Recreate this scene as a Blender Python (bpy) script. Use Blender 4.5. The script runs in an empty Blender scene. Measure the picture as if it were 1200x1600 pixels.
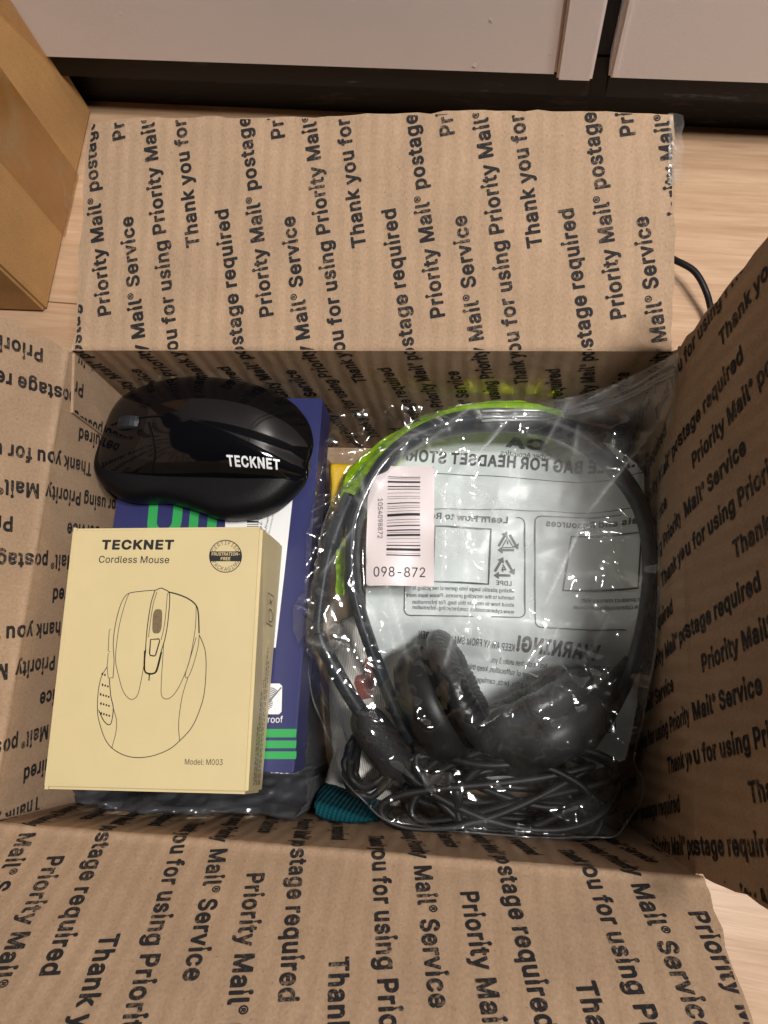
import bpy, bmesh, math, random, os
import numpy as np
from mathutils import Vector, Matrix
from mathutils.geometry import tessellate_polygon

random.seed(7)
RNG = np.random.default_rng(11)
SC = bpy.context.scene
COL = SC.collection

# ------------------------------------------------------------------ camera
H0 = 0.14                                  # the carton is 14 cm deep: its rim is at z = H0, the floor at z = 0
cam_d = bpy.data.cameras.new('camera')
cam_d.sensor_fit = 'VERTICAL'
cam_d.sensor_height = 36.0
cam_d.lens = 1200.0 / 1600.0 * 36.0
cam_d.clip_start = 0.01
cam_d.clip_end = 50
cam = bpy.data.objects.new('camera', cam_d)
COL.objects.link(cam)
CE = [math.radians(14.4), math.radians(5.98), math.radians(3.03)]
cam.rotation_euler = CE
cam.location = (0.0537, -0.051, 0.3215 + H0)
SC.camera = cam

# ------------------------------------------------------------------ light
world = bpy.data.worlds.new('World')
SC.world = world
world.use_nodes = True
bg = world.node_tree.nodes['Background']
_wt = world.node_tree
_tc = _wt.nodes.new('ShaderNodeTexCoord')
_dp = _wt.nodes.new('ShaderNodeVectorMath')
_dp.operation = 'DOT_PRODUCT'
_dp.inputs[1].default_value = (0.40, 0.10, 0.91)
_wt.links.new(_tc.outputs['Generated'], _dp.inputs[0])
_rp = _wt.nodes.new('ShaderNodeValToRGB')
_rp.color_ramp.elements[0].position = 0.0
_rp.color_ramp.elements[0].color = (0.05, 0.05, 0.055, 1)
_rp.color_ramp.elements[1].position = 1.0
_rp.color_ramp.elements[1].color = (1.5, 1.45, 1.38, 1)
for _p, _c in ((.35, .07), (.7, .20), (.88, .48), (.95, .85)):
    _e = _rp.color_ramp.elements.new(_p)
    _e.color = (_c, _c * .98, _c * .96, 1)
_wt.links.new(_dp.outputs['Value'], _rp.inputs[0])
_wt.links.new(_rp.outputs[0], bg.inputs[0])
bg.inputs[1].default_value = 0.085
for lx, ly, e in ((0.66, 0.03, 66.0), (0.52, -0.14, 58.0)):
    ld = bpy.data.lights.new('ceiling_bulb', 'POINT')
    ld.energy = e
    ld.shadow_soft_size = 0.08
    ld.color = (1.0, 0.955, 0.905)
    lo = bpy.data.objects.new('ceiling_bulb', ld)
    lo.location = (lx, ly, 1.62)
    COL.objects.link(lo)
SC.view_settings.view_transform = 'Standard'
SC.view_settings.look = 'None'
SC.view_settings.exposure = 0.0
SC.view_settings.gamma = 1.0
SC.render.engine = 'CYCLES'
SC.cycles.use_denoising = True
SC.cycles.max_bounces = 10
SC.cycles.transparent_max_bounces = 24
SC.cycles.sample_clamp_indirect = 60.0
SC.cycles.caustics_reflective = True
SC.cycles.blur_glossy = 0.05

# ------------------------------------------------------------------ geometry helpers
_R = np.array(cam.rotation_euler.to_matrix())
_O = np.array(cam.location)


def at(px, py, z):
    """point of the photograph (1200x1600) taken back to the height z above the carton's rim (negative: inside)"""
    d = _R @ np.array([(px - 600) / 1200.0, (800 - py) / 1200.0, -1.0])
    s = (z + H0 - _O[2]) / d[2]
    return _O + d * s


def ats(pts, z=None):
    return [at(p[0], p[1], p[2] if len(p) > 2 else z) for p in pts]


def link(name, me, mats=(), parent=None, smooth=False):
    ob = bpy.data.objects.new(name, me)
    COL.objects.link(ob)
    for m in (mats if isinstance(mats, (list, tuple)) else [mats]):
        me.materials.append(m)
    if smooth:
        for p in me.polygons:
            p.use_smooth = True
    if parent is not None:
        ob.parent = parent
        ob.matrix_parent_inverse = Matrix.Translation(-parent_world(parent))
    return ob


def parent_world(o):
    # parts are modelled in world coordinates: only an Empty carries an offset
    return Vector(o.location) if o.type == 'EMPTY' else Vector((0, 0, 0))


def pydata(name, verts, faces, mats=(), parent=None, smooth=False):
    me = bpy.data.meshes.new(name)
    me.from_pydata([tuple(v) for v in verts], [], [tuple(f) for f in faces])
    me.update()
    return link(name, me, mats, parent, smooth)


def thing(name, label, cat, loc, group=None):
    o = bpy.data.objects.new(name, None)
    o.empty_display_size = 0.02
    o.location = loc
    COL.objects.link(o)
    o['label'] = label
    o['category'] = cat
    if group:
        o['group'] = group
    return o


class MB:
    def __init__(self):
        self.v = []
        self.f = []
        self.mi = []

    def add(self, vs, fs, mi=0):
        b = len(self.v)
        self.v += [tuple(map(float, x)) for x in vs]
        self.f += [tuple(i + b for i in f) for f in fs]
        self.mi += [mi] * len(fs)

    def box(self, lo, hi, mi=0, M=None):
        x0, y0, z0 = lo
        x1, y1, z1 = hi
        vs = [(x0, y0, z0), (x1, y0, z0), (x1, y1, z0), (x0, y1, z0), (x0, y0, z1), (x1, y0, z1), (x1, y1, z1), (x0, y1, z1)]
        if M is not None:
            vs = [M(v) for v in vs]
        self.add(vs, [(3, 2, 1, 0), (4, 5, 6, 7), (0, 1, 5, 4), (1, 2, 6, 5), (2, 3, 7, 6), (3, 0, 4, 7)], mi)

    def build(self, name, mats, parent=None, smooth=False):
        o = pydata(name, self.v, self.f, mats, parent, smooth)
        for p, m in zip(o.data.polygons, self.mi):
            p.material_index = m
        return o


def catmull(pts, n=8, closed=False):
    P = [np.array(p, float) for p in pts]
    out = []
    N = len(P)
    rng = range(N if closed else N - 1)
    for i in rng:
        if closed:
            p0, p1, p2, p3 = P[(i - 1) % N], P[i], P[(i + 1) % N], P[(i + 2) % N]
        else:
            p1, p2 = P[i], P[i + 1]
            p0 = P[i - 1] if i > 0 else 2 * p1 - p2
            p3 = P[i + 2] if i + 2 < N else 2 * p2 - p1
        for k in range(n):
            t = k / n
            out.append(0.5 * ((2 * p1) + (p2 - p0) * t + (2 * p0 - 5 * p1 + 4 * p2 - p3) * t * t + (3 * p1 - p0 - 3 * p2 + p3) * t ** 3))
    if not closed:
        out.append(P[-1])
    return np.array(out)


def tube(mb, path, rad, seg=10, ry=None, up=(0, 0, 1), mi=0, cap=True, closed=False):
    """sweep an ellipse (rad sideways, ry along up) along the path"""
    path = np.array(path, float)
    n = len(path)
    rad = np.broadcast_to(np.array(rad, float), (n,))
    ry = rad if ry is None else np.broadcast_to(np.array(ry, float), (n,))
    T = np.gradient(path, axis=0)
    if closed:
        T = np.roll(path, -1, 0) - np.roll(path, 1, 0)
    T /= np.linalg.norm(T, axis=1)[:, None] + 1e-12
    vs = []
    fs = []
    prev = np.array(up, float)
    for i in range(n):
        u = np.array(up, float) if ry is not rad else prev
        u = u - T[i] * (u @ T[i])
        if np.linalg.norm(u) < 1e-3:
            u = np.cross(T[i], [1, 0, 0])
        u /= np.linalg.norm(u)
        prev = u
        s = np.cross(T[i], u)
        for k in range(seg):
            a = 2 * math.pi * k / seg
            vs.append(path[i] + s * math.cos(a) * rad[i] + u * math.sin(a) * ry[i])
    for i in range(n if closed else n - 1):
        j = (i + 1) % n
        for k in range(seg):
            k2 = (k + 1) % seg
            fs.append((i * seg + k, i * seg + k2, j * seg + k2, j * seg + k))
    if cap and not closed:
        fs.append(tuple(range(seg))[::-1])
        fs.append(tuple((n - 1) * seg + k for k in range(seg)))
    mb.add(vs, fs, mi)


def ribbon(mb, path, w, nrm, mi=0, closed=False, lift=0.0):
    """flat ink stroke of width w lying on a surface with normal nrm"""
    P = np.array(path, float)
    n = len(P)
    nrm = np.array(nrm, float)
    T = np.roll(P, -1, 0) - np.roll(P, 1, 0) if closed else np.gradient(P, axis=0)
    T /= np.linalg.norm(T, axis=1)[:, None] + 1e-12
    S = np.cross(T, nrm)
    S /= np.linalg.norm(S, axis=1)[:, None] + 1e-12
    w = np.broadcast_to(np.array(w, float), (n,))[:, None]
    vs = np.concatenate([P - S * w / 2 + nrm * lift, P + S * w / 2 + nrm * lift])
    fs = []
    for i in range(n if closed else n - 1):
        j = (i + 1) % n
        fs.append((i, n + i, n + j, j))
    mb.add(vs, fs, mi)


# ------------------------------------------------------------------ lettering
def _font():
    try:
        return bpy.data.fonts.load(os.path.join(bpy.utils.system_resource('DATAFILES'), 'fonts', 'Inter.woff2'))
    except Exception:
        return None


FONT = _font()
_tcache = {}


def _curve_loops(body):
    """outlines of a short string, in em units"""
    c = bpy.data.curves.new('lettering', 'FONT')
    c.body = body
    if FONT:
        c.font = FONT
    o = bpy.data.objects.new('lettering', c)
    COL.objects.link(o)
    dg = bpy.context.evaluated_depsgraph_get()
    cu = o.to_curve(dg)
    loops = []
    for sp in cu.splines:
        pts = []
        if sp.type == 'BEZIER':
            bp = sp.bezier_points
            n = len(bp)
            for i in range(n):
                p0, p1, p2, p3 = (np.array(q[:2]) for q in (bp[i].co, bp[i].handle_right, bp[(i + 1) % n].handle_left, bp[(i + 1) % n].co))
                for t in (0, .2, .4, .6, .8):
                    pts.append((1 - t) ** 3 * p0 + 3 * (1 - t) ** 2 * t * p1 + 3 * (1 - t) * t * t * p2 + t ** 3 * p3)
        else:
            pts = [np.array(p.co[:2]) for p in sp.points]
        if len(pts) > 2:
            loops.append(np.array(pts))
    o.to_curve_clear()
    bpy.data.objects.remove(o)
    bpy.data.curves.remove(c)
    return loops


def _simplify(pts, tol):
    pts = np.array(pts)
    n = len(pts)
    keep = np.zeros(n, bool)
    far = int(np.argmax(np.hypot(*(pts - pts[0]).T)))
    keep[0] = keep[far] = True
    st = [(0, far), (far, n)]
    ext = np.concatenate([pts, pts[:1]])
    while st:
        i, j = st.pop()
        if j - i < 2:
            continue
        a_, b_ = ext[i], ext[j]
        d = b_ - a_
        q = ext[i + 1:j] - a_
        dist = np.abs(d[0] * q[:, 1] - d[1] * q[:, 0]) / (np.hypot(*d) + 1e-12)
        k = int(np.argmax(dist))
        if dist[k] > tol:
            keep[i + 1 + k] = True
            st += [(i, i + 1 + k), (i + 1 + k, j)]
    return pts[keep]


_gcache = {}


def glyph(ch, bold):
    """one letter, its strokes thickened by bold (in cap heights): verts, faces, advance"""
    key = (ch, round(bold, 4))
    if key in _gcache:
        return _gcache[key]
    if 'cap' not in _gcache:
        _gcache['cap'] = max(l[:, 1].max() for l in _curve_loops('H'))
        _gcache['hx'] = min(l[:, 0].min() for l in _curve_loops('H'))
    cap = _gcache['cap']
    adv = (min(l[:, 0].min() for l in _curve_loops(ch + 'H')[-1:]) - _gcache['hx']) / cap
    loops = [l / cap for l in _curve_loops(ch)] if ch != ' ' else []
    if ch in 'ij':
        # keep the dot clear of the thickened stem
        loops = [l + np.array([0, bold * 1.4 + .05]) if l[:, 1].min() > .78 else
                 np.stack([l[:, 0], np.where(l[:, 1] > .45, l[:, 1] - bold * 1.5, l[:, 1])], 1) for l in loops]
    if not loops:
        r = (np.zeros((0, 2)), [], adv)
        _gcache[key] = r
        return r
    allp = np.concatenate(loops)
    st = .03
    pad = bold + .07
    xs = np.arange(allp[:, 0].min() - pad, allp[:, 0].max() + pad + st, st) + .0013
    ys = np.arange(allp[:, 1].min() - pad, allp[:, 1].max() + pad + st, st) + .0017
    X, Y = np.meshgrid(xs, ys)
    wn = np.zeros(X.shape, int)
    best = np.full(X.shape, 9.0)
    for l in loops:
        m = np.roll(l, -1, 0)
        for (x0, y0), (x1, y1) in zip(l, m):
            d0, d1 = x1 - x0, y1 - y0
            ln = d0 * d0 + d1 * d1
            if ln < 1e-14:
                continue
            t = np.clip(((X - x0) * d0 + (Y - y0) * d1) / ln, 0, 1)
            best = np.minimum(best, np.hypot(X - x0 - t * d0, Y - y0 - t * d1))
            side = d0 * (Y - y0) - (X - x0) * d1
            wn += ((y0 <= Y) & (y1 > Y) & (side > 0)).astype(int)
            wn -= ((y0 > Y) & (y1 <= Y) & (side < 0)).astype(int)
    phi = np.where(wn != 0, -best, best) - bold
    # marching squares
    segs = {}
    ny, nx = phi.shape

    def pt(j, i, e):
        if e == 0:
            a_, b_ = (j, i), (j, i + 1)
        elif e == 1:
            a_, b_ = (j, i + 1), (j + 1, i + 1)
        elif e == 2:
            a_, b_ = (j + 1, i), (j + 1, i + 1)
        else:
            a_, b_ = (j, i), (j + 1, i)
        return (a_, b_)

    TAB = {1: [(3, 0)], 2: [(0, 1)], 3: [(3, 1)], 4: [(1, 2)], 5: [(3, 2), (1, 0)], 6: [(0, 2)], 7: [(3, 2)], 8: [(2, 3)], 9: [(2, 0)], 10: [(0, 3), (2, 1)], 11: [(2, 1)], 12: [(1, 3)], 13: [(1, 0)], 14: [(0, 3)]}
    ins = phi < 0
    code = ins[:-1, :-1] * 1 + ins[:-1, 1:] * 2 + ins[1:, 1:] * 4 + ins[1:, :-1] * 8
    nxt = {}
    for j, i in zip(*np.nonzero((code > 0) & (code < 15))):
        for e0, e1 in TAB[int(code[j, i])]:
            nxt[pt(j, i, e0)] = pt(j, i, e1)

    def pos(e):
        (j0, i0), (j1, i1) = e
        p0, p1 = phi[j0, i0], phi[j1, i1]
        t = p0 / (p0 - p1)
        return (xs[i0] + (xs[i1] - xs[i0]) * t, ys[j0] + (ys[j1] - ys[j0]) * t)
    outl = []
    while nxt:
        k0, k = nxt.popitem()
        lp_ = [pos(k0)]
        while k != k0 and k in nxt:
            lp_.append(pos(k))
            k = nxt.pop(k)
        if len(lp_) > 5:
            outl.append(_simplify(lp_, .006))
    outl = [l for l in outl if len(l) > 2]
    polys = [[Vector((p[0], p[1], 0)) for p in l] for l in outl]
    tris = tessellate_polygon(polys)
    V = np.concatenate(outl)
    F = []
    for t in tris:
        a_, b_, c_ = V[t[0]], V[t[1]], V[t[2]]
        cr = (b_[0] - a_[0]) * (c_[1] - a_[1]) - (b_[1] - a_[1]) * (c_[0] - a_[0])
        if abs(cr) > 1e-9:
            F.append(tuple(t) if cr > 0 else tuple(t)[::-1])
    r = (V, F, adv)
    _gcache[key] = r
    return r


def text_mesh(s, bold=0.0):
    """lettering as flat triangles: (verts Nx2, faces, width) with a cap height of 1"""
    key = (s, bold)
    if key in _tcache:
        return _tcache[key]
    Vs, F, x, n = [], [], 0.0, 0
    for ch in s:
        if ch == '\u00ae':
            # the registered mark is a small raised ring
            V, f, adv = glyph(ch, bold * .35)
            k = .50 / (V[:, 1].max() - V[:, 1].min())
            V = (V - V.min(0)) * k + np.array([x + .04, .56])
            adv = V[:, 0].max() - x + .02
        else:
            V, f, adv = glyph(ch, bold)
            V = V + np.array([x + bold * .8, 0])
            adv += bold * 1.55 if ch != ' ' else 0
        Vs.append(V)
        F += [tuple(i + n for i in q) for q in f]
        n += len(V)
        x += adv
    V = np.concatenate(Vs)
    V[:, 0] -= V[:, 0].min()
    r = (V, F, V[:, 0].max())
    _tcache[key] = r
    return r


def put_text(mb, s, a, b, nrm=(0, 0, 1), cap=None, capdir=None, bold=0.0, mi=0, lift=0.00012, fn=None, mirror=False, width=None):
    """text running from point a (start of baseline) to b (end); cap = letter height in metres"""
    V, F, w = text_mesh(s, bold)
    a = np.array(a, float)
    b = np.array(b, float)
    d = b - a
    L = np.linalg.norm(d)
    d /= L
    nrm = np.array(nrm, float)
    up = np.cross(nrm, d)
    up /= np.linalg.norm(up)
    if mirror:
        up = -up
    sx = L / w
    sy = cap if cap else sx
    P = a + np.outer(V[:, 0] * sx, d) + np.outer(V[:, 1] * sy, up) + nrm * lift
    if fn is not None:
        P = fn(P)
    mb.add(P, F, mi)


# ------------------------------------------------------------------ materials
def new_mat(name):
    m = bpy.data.materials.new(name)
    m.use_nodes = True
    nt = m.node_tree
    nt.nodes.clear()
    out = nt.nodes.new('ShaderNodeOutputMaterial')
    return m, nt, out


def N(nt, t, **kw):
    n = nt.nodes.new(t)
    for k, v in kw.items():
        if k.startswith('i_'):
            key = k[2:]
            n.inputs[int(key) if key.isdigit() else key.replace('_', ' ')].default_value = v
        else:
            setattr(n, k, v)
    return n


def principled(nt, out, col=(.5, .5, .5), rough=.5, spec=.5, metal=0.0):
    b = N(nt, 'ShaderNodeBsdfPrincipled')
    b.inputs['Base Color'].default_value = (*col, 1)
    b.inputs['Roughness'].default_value = rough
    b.inputs['Specular IOR Level'].default_value = spec
    b.inputs['Metallic'].default_value = metal
    nt.links.new(b.outputs[0], out.inputs[0])
    return b


def simple(name, col, rough=.5, spec=.5, metal=0.0, bump=0.0, scale=300.0, vary=0.0, vscale=20.0, coat=0.0):
    m, nt, out = new_mat(name)
    b = principled(nt, out, col, rough, spec, metal)
    if coat:
        b.inputs['Coat Weight'].default_value = coat
        b.inputs['Coat Roughness'].default_value = 0.04
    tc = N(nt, 'ShaderNodeTexCoord')
    if bump:
        nz = N(nt, 'ShaderNodeTexNoise', i_Scale=scale, i_Detail=4.0)
        nt.links.new(tc.outputs['Object'], nz.inputs['Vector'])
        bp = N(nt, 'ShaderNodeBump', i_Strength=bump, i_Distance=0.001)
        nt.links.new(nz.outputs[0], bp.inputs['Height'])
        nt.links.new(bp.outputs[0], b.inputs['Normal'])
    if vary:
        nz = N(nt, 'ShaderNodeTexNoise', i_Scale=vscale, i_Detail=5.0)
        nt.links.new(tc.outputs['Object'], nz.inputs['Vector'])
        mx = N(nt, 'ShaderNodeMix', data_type='RGBA')
        mx.inputs[6].default_value = tuple(c * (1 - vary) for c in col) + (1,)
        mx.inputs[7].default_value = tuple(min(1, c * (1 + vary)) for c in col) + (1,)
        nt.links.new(nz.outputs[0], mx.inputs[0])
        nt.links.new(mx.outputs[2], b.inputs['Base Color'])
    return m


KRAFT = (0.40, 0.278, 0.184)


def kraft_material(name, col, flute=0.25, ink=False):
    """brown corrugated board: long fibres, faint flute lines, mottling; ink=True prints black with worn gaps"""
    m, nt, out = new_mat(name)
    b = principled(nt, out, col, .78, .25)
    tc = N(nt, 'ShaderNodeUVMap') if not ink else N(nt, 'ShaderNodeTexCoord')
    co = tc.outputs[0] if not ink else tc.outputs['Object']
    fib = N(nt, 'ShaderNodeTexNoise', i_Scale=900.0, i_Detail=5.0, i_Roughness=.65)
    mp = N(nt, 'ShaderNodeMapping')
    mp.inputs['Scale'].default_value = (1.0, .7, 1.0)
    nt.links.new(co, mp.inputs[0])
    nt.links.new(mp.outputs[0], fib.inputs['Vector'])
    big = N(nt, 'ShaderNodeTexNoise', i_Scale=28.0, i_Detail=6.0, i_Roughness=.6)
    nt.links.new(co, big.inputs['Vector'])
    r1 = N(nt, 'ShaderNodeValToRGB')
    r1.color_ramp.elements[0].position = .32
    r1.color_ramp.elements[0].color = (*(c * .82 for c in col), 1)
    r1.color_ramp.elements[1].position = .72
    r1.color_ramp.elements[1].color = (*(min(1, c * 1.12) for c in col), 1)
    nt.links.new(fib.outputs[0], r1.inputs[0])
    r2 = N(nt, 'ShaderNodeValToRGB')
    r2.color_ramp.elements[0].position = .3
    r2.color_ramp.elements[0].color = (.86, .85, .84, 1)
    r2.color_ramp.elements[1].position = .75
    r2.color_ramp.elements[1].color = (1.08, 1.07, 1.05, 1)
    nt.links.new(big.outputs[0], r2.inputs[0])
    mul = N(nt, 'ShaderNodeMix', data_type='RGBA', blend_type='MULTIPLY')
    mul.inputs[0].default_value = 1.0
    nt.links.new(r1.outputs[0], mul.inputs[6])
    nt.links.new(r2.outputs[0], mul.inputs[7])
    # rubbed, paler streaks
    sm = N(nt, 'ShaderNodeMapping')
    sm.inputs['Scale'].default_value = (1.0, .22, 1.0)
    sm.inputs['Rotation'].default_value = (0, 0, .35)
    nt.links.new(co, sm.inputs[0])
    sz = N(nt, 'ShaderNodeTexNoise', i_Scale=75.0, i_Detail=7.0, i_Roughness=.7)
    nt.links.new(sm.outputs[0], sz.inputs['Vector'])
    sr = N(nt, 'ShaderNodeValToRGB')
    sr.color_ramp.elements[0].position = .56
    sr.color_ramp.elements[0].color = (1, 1, 1, 1)
    sr.color_ramp.elements[1].position = .78
    sr.color_ramp.elements[1].color = (1.18, 1.17, 1.16, 1)
    nt.links.new(sz.outputs[0], sr.inputs[0])
    ms_ = N(nt, 'ShaderNodeMix', data_type='RGBA', blend_type='MULTIPLY')
    ms_.inputs[0].default_value = 1.0
    nt.links.new(mul.outputs[2], ms_.inputs[6])
    nt.links.new(sr.outputs[0], ms_.inputs[7])
    mul = ms_
    # sparse dark flecks
    fl = N(nt, 'ShaderNodeTexVoronoi', i_Scale=330.0)
    nt.links.new(co, fl.inputs['Vector'])
    r3 = N(nt, 'ShaderNodeValToRGB')
    r3.color_ramp.elements[0].position = .05
    r3.color_ramp.elements[0].color = (.55, .5, .45, 1)
    r3.color_ramp.elements[1].position = .16
    r3.color_ramp.elements[1].color = (1, 1, 1, 1)
    nt.links.new(fl.outputs['Distance'], r3.inputs[0])
    mul2 = N(nt, 'ShaderNodeMix', data_type='RGBA', blend_type='MULTIPLY')
    mul2.inputs[0].default_value = .55
    nt.links.new(mul.outputs[2], mul2.inputs[6])
    nt.links.new(r3.outputs[0], mul2.inputs[7])
    last = mul2.outputs[2]
    if ink:
        nz = N(nt, 'ShaderNodeTexNoise', i_Scale=750.0, i_Detail=3.0, i_Roughness=.7)
        nt.links.new(co, nz.inputs['Vector'])
        nz2 = N(nt, 'ShaderNodeTexNoise', i_Scale=60.0, i_Detail=3.0)
        nt.links.new(co, nz2.inputs['Vector'])
        ad = N(nt, 'ShaderNodeMath', operation='MULTIPLY_ADD')
        ad.inputs[1].default_value = .5
        nt.links.new(nz2.outputs[0], ad.inputs[0])
        nt.links.new(nz.outputs[0], ad.inputs[2])
        rr = N(nt, 'ShaderNodeValToRGB')
        rr.color_ramp.elements[0].position = .80
        rr.color_ramp.elements[0].color = (0, 0, 0, 1)
        rr.color_ramp.elements[1].position = 1.0
        rr.color_ramp.elements[1].color = (.55, .55, .55, 1)
        nt.links.new(ad.outputs[0], rr.inputs[0])
        mx = N(nt, 'ShaderNodeMix', data_type='RGBA')
        mx.inputs[6].default_value = (.017, .016, .017, 1)
        nt.links.new(rr.outputs[0], mx.inputs[0])
        nt.links.new(last, mx.inputs[7])
        last = mx.outputs[2]
        nt.links.new(last, b.inputs['Base Color'])
        return m
    nt.links.new(last, b.inputs['Base Color'])
    # flute ridges run along v
    sep = N(nt, 'ShaderNodeSeparateXYZ')
    nt.links.new(co, sep.inputs[0])
    wob = N(nt, 'ShaderNodeTexNoise', i_Scale=16.0, i_Detail=2.0)
    nt.links.new(co, wob.inputs['Vector'])
    ma = N(nt, 'ShaderNodeMath', operation='MULTIPLY_ADD')
    ma.inputs[1].default_value = 0.006
    nt.links.new(wob.outputs[0], ma.inputs[0])
    nt.links.new(sep.outputs[0], ma.inputs[2])
    mm = N(nt, 'ShaderNodeMath', operation='MULTIPLY')
    mm.inputs[1].default_value = 2 * math.pi / 0.0074
    nt.links.new(ma.outputs[0], mm.inputs[0])
    sn = N(nt, 'ShaderNodeMath', operation='SINE')
    nt.links.new(mm.outputs[0], sn.inputs[0])
    am = N(nt, 'ShaderNodeMath', operation='MULTIPLY')
    nt.links.new(sn.outputs[0], am.inputs[0])
    nt.links.new(big.outputs[0], am.inputs[1])
    bp = N(nt, 'ShaderNodeBump', i_Strength=flute, i_Distance=0.0011)
    nt.links.new(am.outputs[0], bp.inputs['Height'])
    bp2 = N(nt, 'ShaderNodeBump', i_Strength=.18, i_Distance=0.0004)
    nt.links.new(fib.outputs[0], bp2.inputs['Height'])
    nt.links.new(bp.outputs[0], bp2.inputs['Normal'])
    bp3 = N(nt, 'ShaderNodeBump', i_Strength=.5, i_Distance=0.0016)
    nt.links.new(big.outputs[0], bp3.inputs['Height'])
    nt.links.new(bp2.outputs[0], bp3.inputs['Normal'])
    nt.links.new(bp3.outputs[0], b.inputs['Normal'])
    return m


def film_material(name, tint=(.96, .97, .97), milk=.05, milkcol=(.75, .78, .78), rough=.06, crinkle=.5, cscale=70.0, fres=1.5, gloss=1.0, haze_glints=False):
    """thin clear plastic film: lets light straight through, mirrors at grazing angles and on its creases"""
    m, nt, out = new_mat(name)
    tr = N(nt, 'ShaderNodeBsdfTransparent')
    tr.inputs[0].default_value = (*tint, 1)
    gl = N(nt, 'ShaderNodeBsdfGlossy')
    gl.inputs['Color'].default_value = (gloss, gloss, gloss, 1)
    gl.inputs['Roughness'].default_value = rough
    df = N(nt, 'ShaderNodeBsdfDiffuse')
    df.inputs[0].default_value = (*milkcol, 1)
    tc = N(nt, 'ShaderNodeTexCoord')
    warp = N(nt, 'ShaderNodeTexNoise', i_Scale=25.0, i_Detail=2.0)
    nt.links.new(tc.outputs['Object'], warp.inputs['Vector'])
    vm = N(nt, 'ShaderNodeVectorMath', operation='MULTIPLY_ADD')
    vm.inputs[1].default_value = (.012, .012, .012)
    nt.links.new(warp.outputs['Color'], vm.inputs[0])
    nt.links.new(tc.outputs['Object'], vm.inputs[2])
    vo = N(nt, 'ShaderNodeTexVoronoi', i_Scale=cscale, feature='F1')
    nt.links.new(vm.outputs[0], vo.inputs['Vector'])
    vo2 = N(nt, 'ShaderNodeTexVoronoi', i_Scale=cscale * 2.7, feature='F1')
    nt.links.new(vm.outputs[0], vo2.inputs['Vector'])
    bp = N(nt, 'ShaderNodeBump', i_Strength=crinkle, i_Distance=0.002)
    nt.links.new(vo.outputs['Distance'], bp.inputs['Height'])
    bp2 = N(nt, 'ShaderNodeBump', i_Strength=crinkle * .6, i_Distance=0.0008)
    nt.links.new(vo2.outputs['Distance'], bp2.inputs['Height'])
    nt.links.new(bp.outputs[0], bp2.inputs['Normal'])
    for n in (gl, df):
        nt.links.new(bp2.outputs[0], n.inputs['Normal'])
    # how much a film mirrors depends on the angle only, from either side (Schlick)
    geo = N(nt, 'ShaderNodeNewGeometry')
    dot = N(nt, 'ShaderNodeVectorMath', operation='DOT_PRODUCT')
    nt.links.new(bp2.outputs[0], dot.inputs[0])
    nt.links.new(geo.outputs['Incoming'], dot.inputs[1])
    ab = N(nt, 'ShaderNodeMath', operation='ABSOLUTE')
    nt.links.new(dot.outputs['Value'], ab.inputs[0])
    om = N(nt, 'ShaderNodeMath', operation='SUBTRACT', use_clamp=True)
    om.inputs[0].default_value = 1.0
    nt.links.new(ab.outputs[0], om.inputs[1])
    pw = N(nt, 'ShaderNodeMath', operation='POWER')
    pw.inputs[1].default_value = 5.0
    nt.links.new(om.outputs[0], pw.inputs[0])
    f0 = ((fres - 1) / (fres + 1)) ** 2 * 1.9
    fr = N(nt, 'ShaderNodeMath', operation='MULTIPLY_ADD', use_clamp=True)
    fr.inputs[1].default_value = 1 - f0
    fr.inputs[2].default_value = f0
    nt.links.new(pw.outputs[0], fr.inputs[0])
    m1 = N(nt, 'ShaderNodeMixShader')
    mz = N(nt, 'ShaderNodeTexNoise', i_Scale=30.0, i_Detail=3.0)
    nt.links.new(vm.outputs[0], mz.inputs['Vector'])
    mr = N(nt, 'ShaderNodeMapRange')
    mr.inputs[1].default_value = .48
    mr.inputs[2].default_value = .75
    mr.inputs[3].default_value = milk * .2
    mr.inputs[4].default_value = milk * 2.2
    nt.links.new(mz.outputs[0], mr.inputs[0])
    if haze_glints:
        # doubled film is cloudier; highlights on the folds are painted in as white lines
        at_ = N(nt, 'ShaderNodeAttribute', attribute_name='haze_glints')
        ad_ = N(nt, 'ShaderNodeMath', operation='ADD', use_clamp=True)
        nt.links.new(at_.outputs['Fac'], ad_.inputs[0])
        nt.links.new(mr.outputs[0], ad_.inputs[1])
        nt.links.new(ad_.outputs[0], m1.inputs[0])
    else:
        nt.links.new(mr.outputs[0], m1.inputs[0])
    nt.links.new(tr.outputs[0], m1.inputs[1])
    nt.links.new(df.outputs[0], m1.inputs[2])
    m2 = N(nt, 'ShaderNodeMixShader')
    nt.links.new(fr.outputs[0], m2.inputs[0])
    nt.links.new(m1.outputs[0], m2.inputs[1])
    nt.links.new(gl.outputs[0], m2.inputs[2])
    nt.links.new(m2.outputs[0], out.inputs[0])
    return m


M_KRAFT = kraft_material('kraft_board', KRAFT)
M_KRAFT_EDGE = simple('kraft_edge', (.5, .36, .24), .9, .2, bump=.6, scale=700, vary=.3, vscale=400)
M_INK = kraft_material('printed_ink', KRAFT, ink=True)
M_BLACK_INK = simple('black_ink', (.02, .02, .022), .6, .3)


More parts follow.
